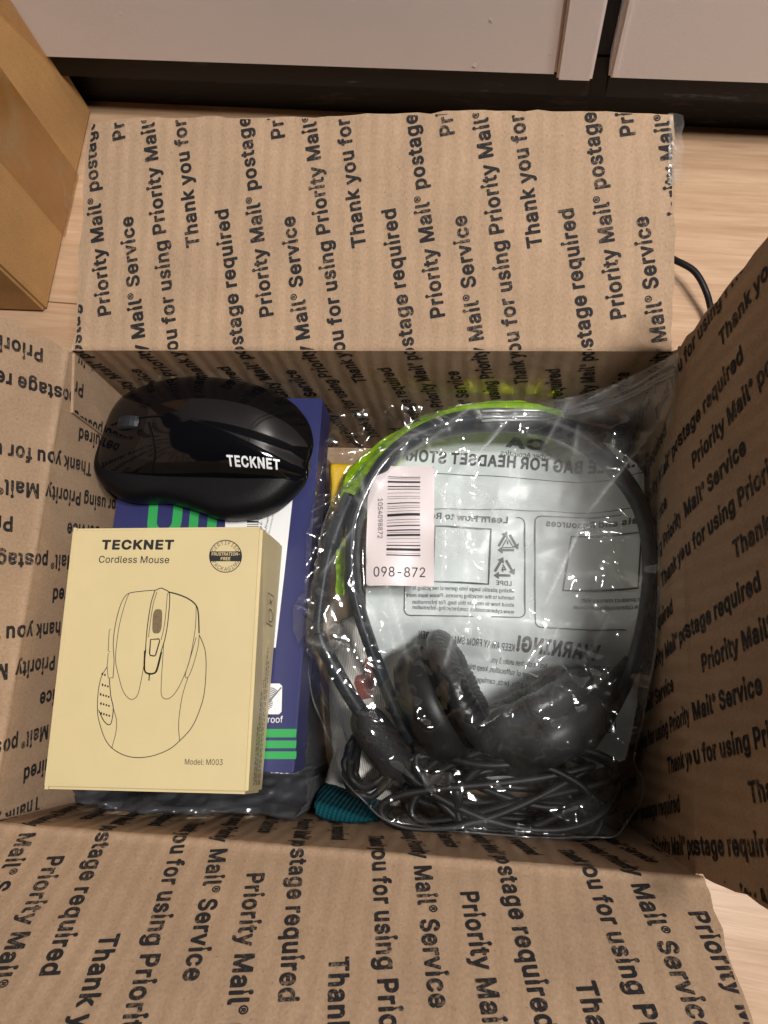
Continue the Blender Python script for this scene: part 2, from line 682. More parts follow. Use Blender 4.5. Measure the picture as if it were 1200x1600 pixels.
# ================================================================== SETTING: floor
def floor_material():
    m, nt, out = new_mat('light_laminate')
    b = principled(nt, out, (.6, .45, .33), .38, .45)
    tc = N(nt, 'ShaderNodeTexCoord')
    rot = N(nt, 'ShaderNodeMapping')
    rot.inputs['Rotation'].default_value = (0, 0, math.radians(5))
    nt.links.new(tc.outputs['Object'], rot.inputs[0])
    mp = N(nt, 'ShaderNodeMapping')
    mp.inputs['Scale'].default_value = (4.0, 55.0, 1.0)
    nt.links.new(rot.outputs[0], mp.inputs[0])
    n1 = N(nt, 'ShaderNodeTexNoise', i_Scale=1.6, i_Detail=8.0, i_Roughness=.62, i_Distortion=.6)
    nt.links.new(mp.outputs[0], n1.inputs['Vector'])
    mp2 = N(nt, 'ShaderNodeMapping')
    mp2.inputs['Scale'].default_value = (18.0, 420.0, 1.0)
    nt.links.new(rot.outputs[0], mp2.inputs[0])
    n2 = N(nt, 'ShaderNodeTexNoise', i_Scale=1.0, i_Detail=5.0, i_Roughness=.7)
    nt.links.new(mp2.outputs[0], n2.inputs['Vector'])
    r = N(nt, 'ShaderNodeValToRGB')
    e = r.color_ramp.elements
    e[0].position = .28
    e[0].color = (.41, .25, .145, 1)
    e[1].position = .72
    e[1].color = (.585, .405, .27, 1)
    x = e.new(.5)
    x.color = (.52, .345, .22, 1)
    nt.links.new(n1.outputs[0], r.inputs[0])
    r2 = N(nt, 'ShaderNodeValToRGB')
    r2.color_ramp.elements[0].position = .3
    r2.color_ramp.elements[0].color = (.68, .64, .60, 1)
    r2.color_ramp.elements[1].position = .6
    r2.color_ramp.elements[1].color = (1.04, 1.03, 1.02, 1)
    nt.links.new(n2.outputs[0], r2.inputs[0])
    mx = N(nt, 'ShaderNodeMix', data_type='RGBA', blend_type='MULTIPLY')
    mx.inputs[0].default_value = .55
    nt.links.new(r.outputs[0], mx.inputs[6])
    nt.links.new(r2.outputs[0], mx.inputs[7])
    # plank joints
    br = N(nt, 'ShaderNodeTexBrick')
    br.offset = .37
    br.inputs['Color1'].default_value = (1, 1, 1, 1)
    br.inputs['Color2'].default_value = (.93, .92, .91, 1)
    br.inputs['Mortar'].default_value = (.35, .27, .2, 1)
    br.inputs['Scale'].default_value = 1.0
    br.inputs['Mortar Size'].default_value = .0006
    br.inputs['Mortar Smooth'].default_value = .2
    br.inputs['Brick Width'].default_value = 1.2
    br.inputs['Row Height'].default_value = .19
    nt.links.new(rot.outputs[0], br.inputs['Vector'])
    mx2 = N(nt, 'ShaderNodeMix', data_type='RGBA', blend_type='MULTIPLY')
    mx2.inputs[0].default_value = 1.0
    nt.links.new(mx.outputs[2], mx2.inputs[6])
    nt.links.new(br.outputs[0], mx2.inputs[7])
    nt.links.new(mx2.outputs[2], b.inputs['Base Color'])
    bp = N(nt, 'ShaderNodeBump', i_Strength=.15, i_Distance=.0006)
    nt.links.new(n2.outputs[0], bp.inputs['Height'])
    nt.links.new(bp.outputs[0], b.inputs['Normal'])
    return m


fl = pydata('floor', [(-2, -2, 0), (2, -2, 0), (2, 2, 0), (-2, 2, 0)], [(0, 1, 2, 3)], floor_material())
fl['kind'] = 'structure'

# ================================================================== cabinet at the back
CT = np.array([0.9959, -0.0900, 0.0])
CNV = np.array([-0.0900, -0.9959, 0.0])
CA = np.array([-0.2376, 0.3811, 0.0])


def cab(t, off, z):
    return tuple(CA + CT * t + CNV * off + np.array([0, 0, z]))


M_DOOR = simple('pale_door', (.80, .745, .735), .42, .4, bump=.12, scale=900, vary=.07, vscale=5)
M_RAIL = simple('black_rail', (.008, .009, .012), .5, .3, bump=.2, scale=300, vary=.4, vscale=40)


def scuffed_black(lo=.56, hi=.8, dust=(.09, .06, .045)):
    m, nt, out = new_mat('scuffed_black_plinth')
    b = principled(nt, out, (.008, .007, .007), .55, .25)
    tc = N(nt, 'ShaderNodeTexCoord')
    mp = N(nt, 'ShaderNodeMapping')
    mp.inputs['Scale'].default_value = (18, 18, 95)
    nt.links.new(tc.outputs['Object'], mp.inputs[0])
    nz = N(nt, 'ShaderNodeTexNoise', i_Scale=1.3, i_Detail=7.0, i_Roughness=.7)
    nt.links.new(mp.outputs[0], nz.inputs['Vector'])
    r = N(nt, 'ShaderNodeValToRGB')
    r.color_ramp.elements[0].position = lo
    r.color_ramp.elements[0].color = (.006, .005, .005, 1)
    r.color_ramp.elements[1].position = hi
    r.color_ramp.elements[1].color = (*dust, 1)
    nt.links.new(nz.outputs[0], r.inputs[0])
    nt.links.new(r.outputs[0], b.inputs['Base Color'])
    return m


cabinet = thing('kitchen_cabinet', 'pale grey double-door cabinet on a scuffed black plinth behind the boxes', 'cabinet', tuple(CA + CT * .3))
mb = MB()
mb.box((-.35, -.5, 0), (1.1, 0, .043), M=lambda v: cab(v[0], v[1], v[2]))
mb.build('plinth', scuffed_black(), cabinet)
mb = MB()
mb.box((-.35, -.5, .043), (.3605, .018, .0595), M=lambda v: cab(*v))
mb.box((.3715, -.5, .043), (1.1, .018, .0585), M=lambda v: cab(*v))
mb.box((.3605, -.5, .043), (.3715, .004, .0592), M=lambda v: cab(*v))
mb.build('rail', scuffed_black(.6, .86, (.16, .17, .18)), cabinet)


def bevel_box(name, lo, hi, mat, parent, fn, bev=.0015):
    mbb = MB()
    mbb.box(lo, hi)
    o = mbb.build(name, mat, None)
    bm = bmesh.new()
    bm.from_mesh(o.data)
    bmesh.ops.bevel(bm, geom=bm.edges[:], offset=bev, segments=2, affect='EDGES')
    for v in bm.verts:
        v.co = fn(tuple(v.co))
    bmesh.ops.recalc_face_normals(bm, faces=bm.faces)
    bm.to_mesh(o.data)
    bm.free()
    if parent is not None:
        o.parent = parent
        o.matrix_parent_inverse = Matrix.Translation(-parent_world(parent))
    return o


d1 = bevel_box('door', (-.35, .0, .0605), (.3392, .0205, .9), M_DOOR, cabinet, lambda v: cab(*v))
bevel_box('stile', (.3395, .0, .0595), (.3610, .0235, .9), M_DOOR, d1, lambda v: cab(*v))
d2 = bevel_box('door', (.3705, .0, .0595), (1.1, .0205, .9), M_DOOR, cabinet, lambda v: cab(*v))
bevel_box('edge_strip', (.3722, .0206, .062), (.3752, .0216, .9), M_DOOR, d2, lambda v: cab(*v), .0004)
mb = MB()
mb.box((.3613, -.4, .06), (.3702, .003, .9), M=lambda v: cab(*v))
mb.build('gap_lining', M_RAIL, cabinet)
M_CHIP = simple('white_chip', (.85, .84, .82), .6)
for (t, z, s) in ((.298, .1, .0016), (.289, .067, .0018), (.334, .078, .0009), (.07, .098, .0010)):
    v, f = [], []
    for k in range(7):
        a = k / 7 * 6.283
        v.append(cab(t + math.cos(a) * s * random.uniform(.5, 1), .0208, z + math.sin(a) * s * random.uniform(.7, 1.5)))
    mb = MB()
    mb.add(v, [tuple(range(7))])
    mb.build('paint_chip', M_CHIP, d1)

# ================================================================== plain carton at the left
M_PLAIN = kraft_material('plain_carton_board', (.45, .26, .105), flute=.12)
M_TAPE = film_material('packing_tape_film', tint=(.93, .88, .78), milk=.14, milkcol=(.55, .40, .22), rough=.22, crinkle=.25, cscale=30, fres=1.38)
pc = thing('plain_carton', 'plain brown cardboard carton with clear packing tape, standing left of the printed box', 'carton', (-.39, .29, 0))


def uv_planar(o, fn):
    me = o.data
    uv = me.uv_layers.new(name='UVMap')
    for lp in me.loops:
        uv.data[lp.index].uv = fn(me.vertices[lp.vertex_index].co)


pB = np.array([-.2463, .2040, 0])
pA = np.array([-.2390, .3720, 0])
pe = (pA - pB) / np.linalg.norm(pA - pB)
pn = np.array([pe[1], -pe[0], 0])


def pcm(v):
    return tuple(pB + pe * v[0] + pn * v[1] + np.array([0, 0, v[2]]))


pl = float(np.linalg.norm(pA - pB))
o = bevel_box('carton_body', (0, -.33, .001), (pl, 0, .34), M_PLAIN, pc, pcm, .002)
uv_planar(o, lambda c: ((Vector(c) - Vector(pB)) @ Vector(pe) + c.x * .3, c.z))
mb = MB()
# tape: one strip along the vertical seam, wrapping down the face, one folded corner strip
mb.box((.06, .0002, .0), (.112, .0006, .34), M=pcm)
mb.build('packing_tape', M_TAPE, pc)
mb = MB()
vs = [(.135, .0009, .34), (.168, .0009, .25), (.168, .0009, .10), (.16, .0009, .04), (.118, .0009, .19), (.11, .0009, .34)]
mb.add([pcm(v) for v in vs], [tuple(range(6))])
mb.build('packing_tape', M_TAPE, pc)

# ================================================================== the printed shipping box
W, D, L = .28, .2128, .108
box = thing('shipping_box', 'open printed kraft mailing box with all four flaps folded out, filled with packed goods', 'shipping box', (0, 0, 0))
EM_TILT = math.radians(9.5)


def side_panel(side, theta_a, theta_b, La, Lb, bow=.0015):
    """maps (u along hinge, v outward from hinge; v<0 is down the wall) and height h towards the inside to a point"""
    hw = W / 2 if side in 'BF' else D / 2
    org, ud, od = {'B': ((0, D / 2), (1, 0), (0, 1)), 'F': ((0, -D / 2), (-1, 0), (0, -1)),
                   'R': ((W / 2, 0), (0, -1), (1, 0)), 'L': ((-W / 2, 0), (0, 1), (-1, 0))}[side]
    org = np.array([*org, H0])
    ud = np.array([*ud, 0.])
    od = np.array([*od, 0.])
    z = np.array([0, 0, 1.])

    def fn(u, v, h=0.0):
        k = (u + hw) / (2 * hw)
        if v <= 0:
            b = math.sin(math.pi * k) * math.sin(math.pi * min(1, -v / H0)) * .0
            return org + ud * u + z * v - od * (h - b)
        th = theta_a * (1 - k) + theta_b * k
        l = (La * (1 - k) + Lb * k) / L * v
        dirv = od * math.cos(th) + z * math.sin(th)
        nn = -od * math.sin(th) + z * math.cos(th)
        sag = bow * math.sin(math.pi * k) * (v / L) + .0012 * math.sin(k * 9 + 1) * (v / L) ** 2 - .0030 * min(1, abs(2 * k - 1)) ** 8 * (v / L) ** 4
        # small crushed ridge just above the fold
        rdg = (.0007 + .0003 * math.sin(k * 37) * math.sin(k * 11 + 2)) * math.exp(-((v - .0022) / .0018) ** 2)
        return org + ud * u + dirv * l + nn * (h + sag + rdg)
    return fn, hw


def panel_mesh(name, fn, u0, u1, v0, v1, nu, nv, parent, thick=.0028, ragged=0.0, taper=0.0, vbreaks=None):
    us = np.linspace(u0, u1, nu + 1)
    vl = np.linspace(v0, v1, nv + 1)
    if vbreaks is not None:
        vl = np.array(sorted(set(list(vbreaks) + [x for x in vl if x > max(vbreaks) + 1e-4])))
    verts, faces, uvs = [], [], []
    m = len(us)
    rag = {}
    for lay, h in ((0, 0.0), (1, -thick)):
        for j, v in enumerate(vl):
            for i, u in enumerate(us):
                uu, vv = u, v
                if ragged:
                    if (j == len(vl) - 1):
                        vv += rag.setdefault(('v', i), random.uniform(-ragged, ragged * .6))
                    if i in (0, m - 1) and v > 0.004:
                        uu += rag.setdefault(('u', i, j), random.uniform(-ragged, ragged))
                if taper and v > 0:
                    uu = uu * (1 - taper * v)
                verts.append(fn(uu, vv, h))
                uvs.append((u, v))
    n = len(vl)
    b = m * n
    mi = []
    for j in range(n - 1):
        for i in range(m - 1):
            a = j * m + i
            faces.append((a, a + 1, a + m + 1, a + m))
            mi.append(0)
            faces.append((b + a + m, b + a + m + 1, b + a + 1, b + a))
            mi.append(0)
    for i in range(m - 1):
        faces.append((i + 1, i, b + i, b + i + 1))
        mi.append(1)
        a = (n - 1) * m + i
        faces.append((a, a + 1, b + a + 1, b + a))
        mi.append(1)
    for j in range(n - 1):
        a = j * m
        faces.append((a, a + m, b + a + m, b + a))
        mi.append(1)
        a = j * m + m - 1
        faces.append((a + m, a, b + a, b + a + m))
        mi.append(1)
    o = pydata(name, verts, faces, [M_KRAFT, M_KRAFT_EDGE], parent)
    uvl = o.data.uv_layers.new(name='UVMap')
    for p in o.data.polygons:
        p.material_index = mi[p.index]
        for li in p.loop_indices:
            uvl.data[li].uv = uvs[o.data.loops[li].vertex_index]
        p.use_smooth = True
    o.data.set_sharp_from_angle(angle=math.radians(50))
    return o


A_TXT = 'Thank you for using Priority Mail® Service'
B_TXT = 'Priority Mail® postage required'
BOLD = .060
wAB = text_mesh('Priority Mail® postage', BOLD)[2]
SX = .0936 / wAB
CAPH = .0062
tv = np.array([-math.sin(EM_TILT), math.cos(EM_TILT)])
wv = np.array([math.cos(EM_TILT), math.sin(EM_TILT)])
LA = text_mesh(A_TXT, BOLD)[2] * SX
LB = text_mesh(B_TXT, BOLD)[2] * SX
DELTA = .0806
PER = 5 * DELTA + .0137


def print_pattern(u_start, v_start, hw, vmin, vmax, wide=0.0):
    """all print of one side of the board in its flat sheet, clipped to the panel"""
    s0 = np.array([u_start, v_start]) @ tv
    w0 = np.array([u_start, v_start]) @ wv
    bm = bmesh.new()
    dw = .016 * math.cos(EM_TILT)
    for k in range(-24, 25):
        for rep in range(-8, 9):
            sB = s0 + k * DELTA + rep * PER
            sA = sB - .037 - LA
            for txt, s, ln in ((B_TXT, sB, LB), (A_TXT, sA, LA)):
                w = w0 + k * dw
                p0 = tv * s + wv * w
                p1 = tv * (s + ln) + wv * w
                if max(p0[1], p1[1]) < vmin - .01 or min(p0[1], p1[1]) > vmax + .01:
                    continue
                if max(p0[0], p1[0]) < -hw - .02 or min(p0[0], p1[0]) > hw + .02:
                    continue
                V, F, _ = text_mesh(txt, BOLD)
                P = p0 + np.outer(V[:, 0] * SX, tv) - np.outer(V[:, 1] * CAPH, wv)
                vv = [bm.verts.new((p[0], p[1], 0)) for p in P]
                for f in F:
                    try:
                        bm.faces.new([vv[i] for i in f])
                    except ValueError:
                        pass
    for co, no in (((hw, 0, 0), (1, 0, 0)), ((-hw - wide, 0, 0), (-1, 0, 0)), ((0, vmax, 0), (0, 1, 0)), ((0, vmin, 0), (0, -1, 0))):
        bmesh.ops.bisect_plane(bm, geom=bm.verts[:] + bm.edges[:] + bm.faces[:], plane_co=co, plane_no=no, clear_outer=True)
    # extra cuts near the fold so that the print follows the crease
    return bm


def add_print(parent, fn, u_start, v_start, hw, vmin, vmax, taper=0.0, wide=0.0):
    bm = print_pattern(u_start, v_start, hw, vmin, vmax, wide)
    if vmax > 0:
        for c in (.0015, .003, .005, .008, .03, .06, .085):
            bmesh.ops.bisect_plane(bm, geom=bm.verts[:] + bm.edges[:] + bm.faces[:], plane_co=(0, c, 0), plane_no=(0, 1, 0))
    for v in bm.verts:
        u, vv = v.co.x, v.co.y
        if taper and vv > 0:
            u *= (1 - taper * vv)
        v.co = fn(u, vv, .00022)
    me = bpy.data.meshes.new('printed_text')
    bm.to_mesh(me)
    bm.free()
    return link('printed_text', me, M_INK, parent)


rad = math.radians
VB = [0.0, .0008, .0016, .0025, .0034, .0045, .006, .008]
SIDES = {  # side: (angle at u-, angle at u+, length at u-, at u+, print start u, v)
    'B': (rad(9.8), rad(14), .1155, .1065, -.1211, .0165),
    'R': (rad(84.5), rad(82), .108, .108, -.0474, .0158),
    'F': (rad(55), rad(55), .108, .108, .0270, .0165),
    'L': (rad(70), rad(70), .108, .108, .0998, .0155),
}
LAB = {'B': 'back flap, lying almost flat and brightly lit', 'R': 'right flap, standing upright in shade',
       'F': 'front flap, sloping up towards the viewer', 'L': 'left flap, standing steeply'}
for sd, (ta, tb, la, lb, us, vs_) in SIDES.items():
    fn, hw = side_panel(sd, ta, tb, la, lb)
    wl = panel_mesh('wall', fn, -hw, hw, -H0 + .0005, 0, 12, 8, box)
    add_print(wl, fn, us, vs_, hw - .0006, -H0 + .004, -.0002)
    wide = .0036 if sd == 'F' else 0
    fp = panel_mesh('flap', fn, -hw + .001 - wide, hw - .001, 0, L, 46, 14, box, ragged=.0009, vbreaks=VB)
    fp['label'] = LAB[sd]
    add_print(fp, fn, us, vs_, hw - .0022, .0004, L - .0012, 0.0, wide)
mb = MB()
mb.box((-W / 2 + .0005, -D / 2 + .0005, .0012), (W / 2 - .0005, D / 2 - .0005, .004))
bp_ = mb.build('base_panel', M_KRAFT, box)
uv_planar(bp_, lambda c: (c.x, c.y))
# glued joint tab on the left wall, at the back corner
fnL, hwL = side_panel('L', rad(70), rad(70), .108, .108)
u1 = hwL - .0012
u0 = hwL - .0290
tabv = []
prof = []
for h in (.0016, .0002):
    for (u, v) in ((u0, -H0 + .006), (u1, -H0 + .006), (u1, -.0008), (u0, -.0075)):
        tabv.append(fnL(u, v, h))
tab = pydata('glue_tab', tabv, [(0, 1, 2, 3), (7, 6, 5, 4), (0, 3, 7, 4), (3, 2, 6, 7), (1, 0, 4, 5), (2, 1, 5, 6)], [M_KRAFT, M_KRAFT_EDGE], box)
for i in (2, 3):
    tab.data.polygons[i].material_index = 0
uv_planar(tab, lambda c: (c.y, c.z))
bm = print_pattern(.0998 - .006, .0155 - .028, hwL, -H0 + .008, -.004)
for co, no in (((u1 - .0005, 0, 0), (1, 0, 0)), ((u0 + .0005, 0, 0), (-1, 0, 0)), ((u0, -.0078, 0), (-.0067, .0278, 0))):
    bmesh.ops.bisect_plane(bm, geom=bm.verts[:] + bm.edges[:] + bm.faces[:], plane_co=co, plane_no=no, clear_outer=True)
for v in bm.verts:
    v.co = fnL(v.co.x, v.co.y, .0019)
me = bpy.data.meshes.new('printed_text')
bm.to_mesh(me)
bm.free()
link('printed_text', me, M_INK, tab)
# torn strip of clear tape on the back flap's right-hand edge
fnB, hwB = side_panel('B', *SIDES['B'][:4])
M_CTAPE = film_material('clear_tape_film', tint=(.93, .92, .9), milk=.12, milkcol=(.7, .68, .66), rough=.12, crinkle=.5, cscale=120)
tv_, tf_ = [], []
for j in range(9):
    v = .112 - .0045 * j - (.0 if j < 8 else -.002)
    for i, du in enumerate((-.004, .0, .0028 + .0007 * math.sin(j * 2.1))):
        tv_.append(fnB(hwB + du, v * .108 / .112, .0006 - (.0016 if i == 2 else 0) * (1 + .4 * math.sin(j))))
for j in range(8):
    for i in range(2):
        a = j * 3 + i
        tf_.append((a, a + 1, a + 4, a + 3))
pydata('clear_tape', tv_, tf_, M_CTAPE, box, True)

# ================================================================== polygon height fields (films, pouches, cloth)
def poly_dist(px, py, poly):
    """signed distance (inside positive) of points to a closed polygon, and the nearest boundary point"""
    poly = np.array(poly)[:, :2]
    n = len(poly)
    best = np.full(px.shape, 1e9)
    bx = np.zeros_like(px)
    by = np.zeros_like(py)
    inside = np.zeros(px.shape, bool)
    for i in range(n):
        a = poly[i]
        b = poly[(i + 1) % n]
        d = b - a
        t = np.clip(((px - a[0]) * d[0] + (py - a[1]) * d[1]) / (d @ d + 1e-18), 0, 1)
        qx = a[0] + t * d[0]
        qy = a[1] + t * d[1]
        dd = np.hypot(px - qx, py - qy)
        m = dd < best
        best = np.where(m, dd, best)
        bx = np.where(m, qx, bx)
        by = np.where(m, qy, by)
        c = ((a[1] > py) != (b[1] > py))
        xi = a[0] + (py - a[1]) / (b[1] - a[1] + 1e-18) * (b[0] - a[0])
        inside ^= c & (px < xi)
    return np.where(inside, best, -best), bx, by


class Grid:
    def __init__(self, poly, step):
        poly = np.array(poly)[:, :2]
        lo = poly.min(0) - step
        hi = poly.max(0) + step
        self.xs = np.arange(lo[0], hi[0] + step, step)
        self.ys = np.arange(lo[1], hi[1] + step, step)
        self.X, self.Y = np.meshgrid(self.xs, self.ys)
        self.step = step
        self.poly = poly
        self.d, self.bx, self.by = poly_dist(self.X, self.Y, poly)

    def mesh(self, name, Z, mats, parent, fnxy=None, smooth=True, bottom=None):
        ny, nx = self.X.shape
        ins = self.d > 0
        quad = ins[:-1, :-1] | ins[1:, :-1] | ins[:-1, 1:] | ins[1:, 1:]
        use = np.zeros_like(ins)
        use[:-1, :-1] |= quad
        use[1:, :-1] |= quad
        use[:-1, 1:] |= quad
        use[1:, 1:] |= quad
        idx = -np.ones(ins.shape, int)
        idx[use] = np.arange(use.sum())
        X = np.where(ins, self.X, self.bx)
        Y = np.where(ins, self.Y, self.by)
        V = np.stack([X[use], Y[use], Z[use]], 1)
        F = []
        for j, i in zip(*np.nonzero(quad)):
            F.append((idx[j, i], idx[j, i + 1], idx[j + 1, i + 1], idx[j + 1, i]))
        if bottom is not None:
            n = len(V)
            Bz = np.minimum(bottom, V[:, 2] - .0004)
            V = np.concatenate([V, np.stack([V[:, 0], V[:, 1], Bz], 1)])
            F += [tuple(q + n for q in f[::-1]) for f in F]
            cnt = {}
            for f in F[:len(F) // 2]:
                for a, b in zip(f, f[1:] + f[:1]):
                    cnt[(a, b)] = 1
            for (a, b) in list(cnt):
                if (b, a) not in cnt:
                    F.append((b, a, a + n, b + n))
        return pydata(name, V, F, mats, parent, smooth)

    def sample(self, Z, x, y):
        fx = np.clip((np.asarray(x) - self.xs[0]) / self.step, 0, len(self.xs) - 1.001)
        fy = np.clip((np.asarray(y) - self.ys[0]) / self.step, 0, len(self.ys) - 1.001)
        i = fx.astype(int)
        j = fy.astype(int)
        a = fx - i
        b = fy - j
        return (Z[j, i] * (1 - a) + Z[j, i + 1] * a) * (1 - b) + (Z[j + 1, i] * (1 - a) + Z[j + 1, i + 1] * a) * b


def vnoise(X, Y, scale, seed):
    """smooth value noise in -1..1"""
    r = np.random.default_rng(seed)
    T = r.uniform(-1, 1, (64, 64))
    x = X * scale + 100.3
    y = Y * scale + 57.7
    i = np.floor(x).astype(int)
    j = np.floor(y).astype(int)
    a = x - i
    b = y - j
    a = a * a * (3 - 2 * a)
    b = b * b * (3 - 2 * b)
    g = lambda p, q: T[q % 64, p % 64]
    return (g(i, j) * (1 - a) + g(i + 1, j) * a) * (1 - b) + (g(i, j + 1) * (1 - a) + g(i + 1, j + 1) * a) * b


def ridged(X, Y, scale, seed):
    ca, sa = math.cos(seed * 1.7), math.sin(seed * 1.7)
    return 1 - np.abs(vnoise(X * ca + Y * sa, -X * sa + Y * ca, scale, seed)) * 2


def crease(X, Y, a, b, amp, w):
    """one straight fold line: a sharp roof that fades at both ends"""
    a = np.array(a)[:2]
    b = np.array(b)[:2]
    d = b - a
    ln = np.linalg.norm(d) + 1e-9
    d = d / ln
    t = ((X - a[0]) * d[0] + (Y - a[1]) * d[1]) / ln
    s = (X - a[0]) * -d[1] + (Y - a[1]) * d[0]
    win = np.clip(1 - np.abs(2 * t - 1) ** 3, 0, None) * (t > 0) * (t < 1)
    # asymmetric: steep on one side
    prof = np.where(s > 0, np.exp(-np.abs(s) / w), np.exp(-np.abs(s) / (w * 2.2)))
    return amp * win * prof


def random_creases(X, Y, poly, n, seed, amp, lmin, lmax):
    r = np.random.default_rng(seed)
    poly = np.array(poly)[:, :2]
    lo, hi = poly.min(0), poly.max(0)
    Z = np.zeros_like(X)
    for k in range(n):
        c = r.uniform(lo, hi)
        th = r.uniform(0, math.pi)
        ln = r.uniform(lmin, lmax)
        v = np.array([math.cos(th), math.sin(th)]) * ln / 2
        Z += crease(X, Y, c - v, c + v, r.uniform(.35, 1) * amp * r.choice([-1, 1]), r.uniform(.0015, .005))
    return Z


def facets(X, Y, cell, seed, stretch=1.6):
    """crumpled film: flat facets that meet in straight sharp ridges (1 on a ridge, falling to 0 inside a facet)"""
    r = np.random.default_rng(seed)
    th = seed * 1.3
    U = (X * math.cos(th) + Y * math.sin(th)) / (cell * stretch)
    V = (-X * math.sin(th) + Y * math.cos(th)) / cell
    iu, iv = np.floor(U).astype(int), np.floor(V).astype(int)
    J = r.uniform(.05, .95, (64, 64, 2))
    f1 = np.full(X.shape, 9.0)
    f2 = np.full(X.shape, 9.0)
    for du in (-2, -1, 0, 1, 2):
        for dv in (-2, -1, 0, 1, 2):
            a, b = iu + du, iv + dv
            j = J[a % 64, b % 64]
            d = np.hypot(U - a - j[..., 0], V - b - j[..., 1])
            f2 = np.where(d < f1, f1, np.minimum(f2, d))
            f1 = np.minimum(f1, d)
    return np.clip(1 - (f2 - f1) * 1.5, 0, 1)


# ================================================================== dark mailing pouch at the bottom left
M_POUCH = simple('dark_poly', (.045, .047, .052), .2, .6, bump=.35, scale=120)
poly = [np.array(p) for p in ((-.1355, -.098), (-.128, -.1045), (-.09, -.1048), (-.05, -.1043), (-.024, -.1048), (-.0205, -.098), (-.026, -.082), (-.034, -.03), (-.034, .03), (-.034, .094), (-.07, .098), (-.131, .095), (-.1362, .05), (-.136, -.03))]
g = Grid(poly, .0012)
Zp = -.1355 + .0585 * np.clip(g.d / .012, 0, 1) ** .5
Zp += .0028 * vnoise(g.X * .5, g.Y * 2.2, 90, 3) + .0012 * vnoise(g.X * .6, g.Y * 2.5, 220, 4)
Zp += random_creases(g.X, g.Y, poly, 50, 5, .0016, .02, .06)
Zp = np.minimum(Zp, -.0765)
# the mouth of the pouch is pushed up along the front wall
fr_ = np.clip((-.0855 - g.Y) / .0165, 0, 1)
lip = -.0765 + .040 * fr_ ** 1.3 * (.75 + .25 * np.sin(g.X * 60 + 1.0)) + .0022 * vnoise(g.X * .35, g.Y * 3, 260, 6) + .0016 * vnoise(g.X * .5, g.Y * 2, 500, 9) + random_creases(g.X, g.Y, [(-.136, -.105), (-.02, -.105), (-.02, -.09)], 60, 12, .0025, .01, .05)
Zp = np.where(fr_ > 0, np.maximum(Zp, lip * (fr_ > 0) - 0), Zp)
Zp = np.where((g.Y < -.0855), np.minimum(Zp, -.051 + np.clip((-.0945 - g.Y) / .004, 0, 1) * .03), Zp) + H0
po = g.mesh('mailing_pouch', Zp, M_POUCH, None, bottom=.0045)
po['label'] = 'wrinkled dark grey plastic mailing pouch lying under the navy and cream cartons'
po['category'] = 'plastic pouch'

# ================================================================== navy carton
navy = thing('accessory_carton', 'flat navy blue carton with green stripes and a white sticker, under the mouse', 'carton', (-.0785, .01, .065))
M_NAVY = simple('navy_card', (.026, .030, .118), .38, .45, vary=.08, vscale=60, bump=.05, scale=800)
M_GREEN = simple('green_print', (.03, .33, .085), .45, .4)
M_STICK = simple('white_sticker', (.78, .79, .80), .5, .3)
zt = -.0505
navf = lambda v: v
bevel_box('carton_body', (-.1318, -.0845, zt - .025 + H0), (-.0262, .1040, zt + H0), M_NAVY, navy, navf, .0007)
ZN = zt


def flat_poly(mb, pts, z, mi=0, lift=.00012):
    P = [at(p[0], p[1], z) + np.array([0, 0, lift]) for p in pts]
    # counter-clockwise seen from above
    a = sum(P[i][0] * P[(i + 1) % len(P)][1] - P[(i + 1) % len(P)][0] * P[i][1] for i in range(len(P)))
    if a < 0:
        P = P[::-1]
    mb.add(P, [tuple(range(len(P)))], mi)


for (ya, yb) in ((1139, 1152), (1157, 1169), (1174, 1186)):
    mb = MB()
    flat_poly(mb, [(380, ya), (463.5, ya), (462.5, yb), (380, yb)], ZN)
    mb.build('printed_stripe', M_GREEN, navy)
mb = MB()
put_text(mb, 'Un', at(228, 838, ZN), at(337, 838, ZN), cap=.0236, bold=.06, lift=.00013)
mb.build('printed_lettering', M_GREEN, navy)
mb = MB()
flat_poly(mb, [(352, 770), (458, 774), (444, 900), (431, 1012), (352, 1012)], ZN, lift=.00016)
stk = mb.build('sticker', M_STICK, navy)
mb = MB()
for s, xx in (('for Phone 14 Plus', 431.5), ('Doubless with 2 Pack', 436.5), ('Free Accessories', 441.5)):
    s = s.replace('for Phone', 'one')
    put_text(mb, s, at(xx - 17.5 - 6, 850, ZN), at(xx - 17.5 + 6, 850 - len(s) * 3.4, ZN), cap=.0009, lift=.0003)
for k, (ya, w) in enumerate(((802, 3), (807, 1), (810, 2), (814, 3), (819, 1), (822, 1), (825, 3))):
    flat_poly(mb, [(386, ya), (404, ya), (404, ya + w), (386, ya + w)], ZN, lift=.0003)
put_text(mb, '3ZYZ', at(409, 828, ZN), at(411, 800, ZN), cap=.0022, lift=.0003)
put_text(mb, '098', at(371, 832, ZN), at(357, 832, ZN), cap=.003, lift=.0003)
mb.build('sticker_print', M_BLACK_INK, stk)
mb = MB()
M_WPRINT = simple('white_print', (.8, .8, .8), .5)
flat_poly(mb, [(395, 1068), (437, 1068), (441, 1072), (440, 1112), (436, 1116), (395, 1116)], ZN)
put_text(mb, 'Fingerprint proof', at(343, 1130, ZN), at(442, 1129, ZN), cap=.0030, lift=.00014)
icon = mb.build('white_artwork', M_WPRINT, navy)
mb = MB()
for rr in range(3, 21, 3):
    c = [(424 + rr * .72 * math.cos(a), 1093 + rr * math.sin(a)) for a in np.linspace(.3 + rr * .1, 5.6, 22)]
    ribbon(mb, [at(x, y, ZN) for x, y in c], .0005, (0, 0, 1), lift=.0003)
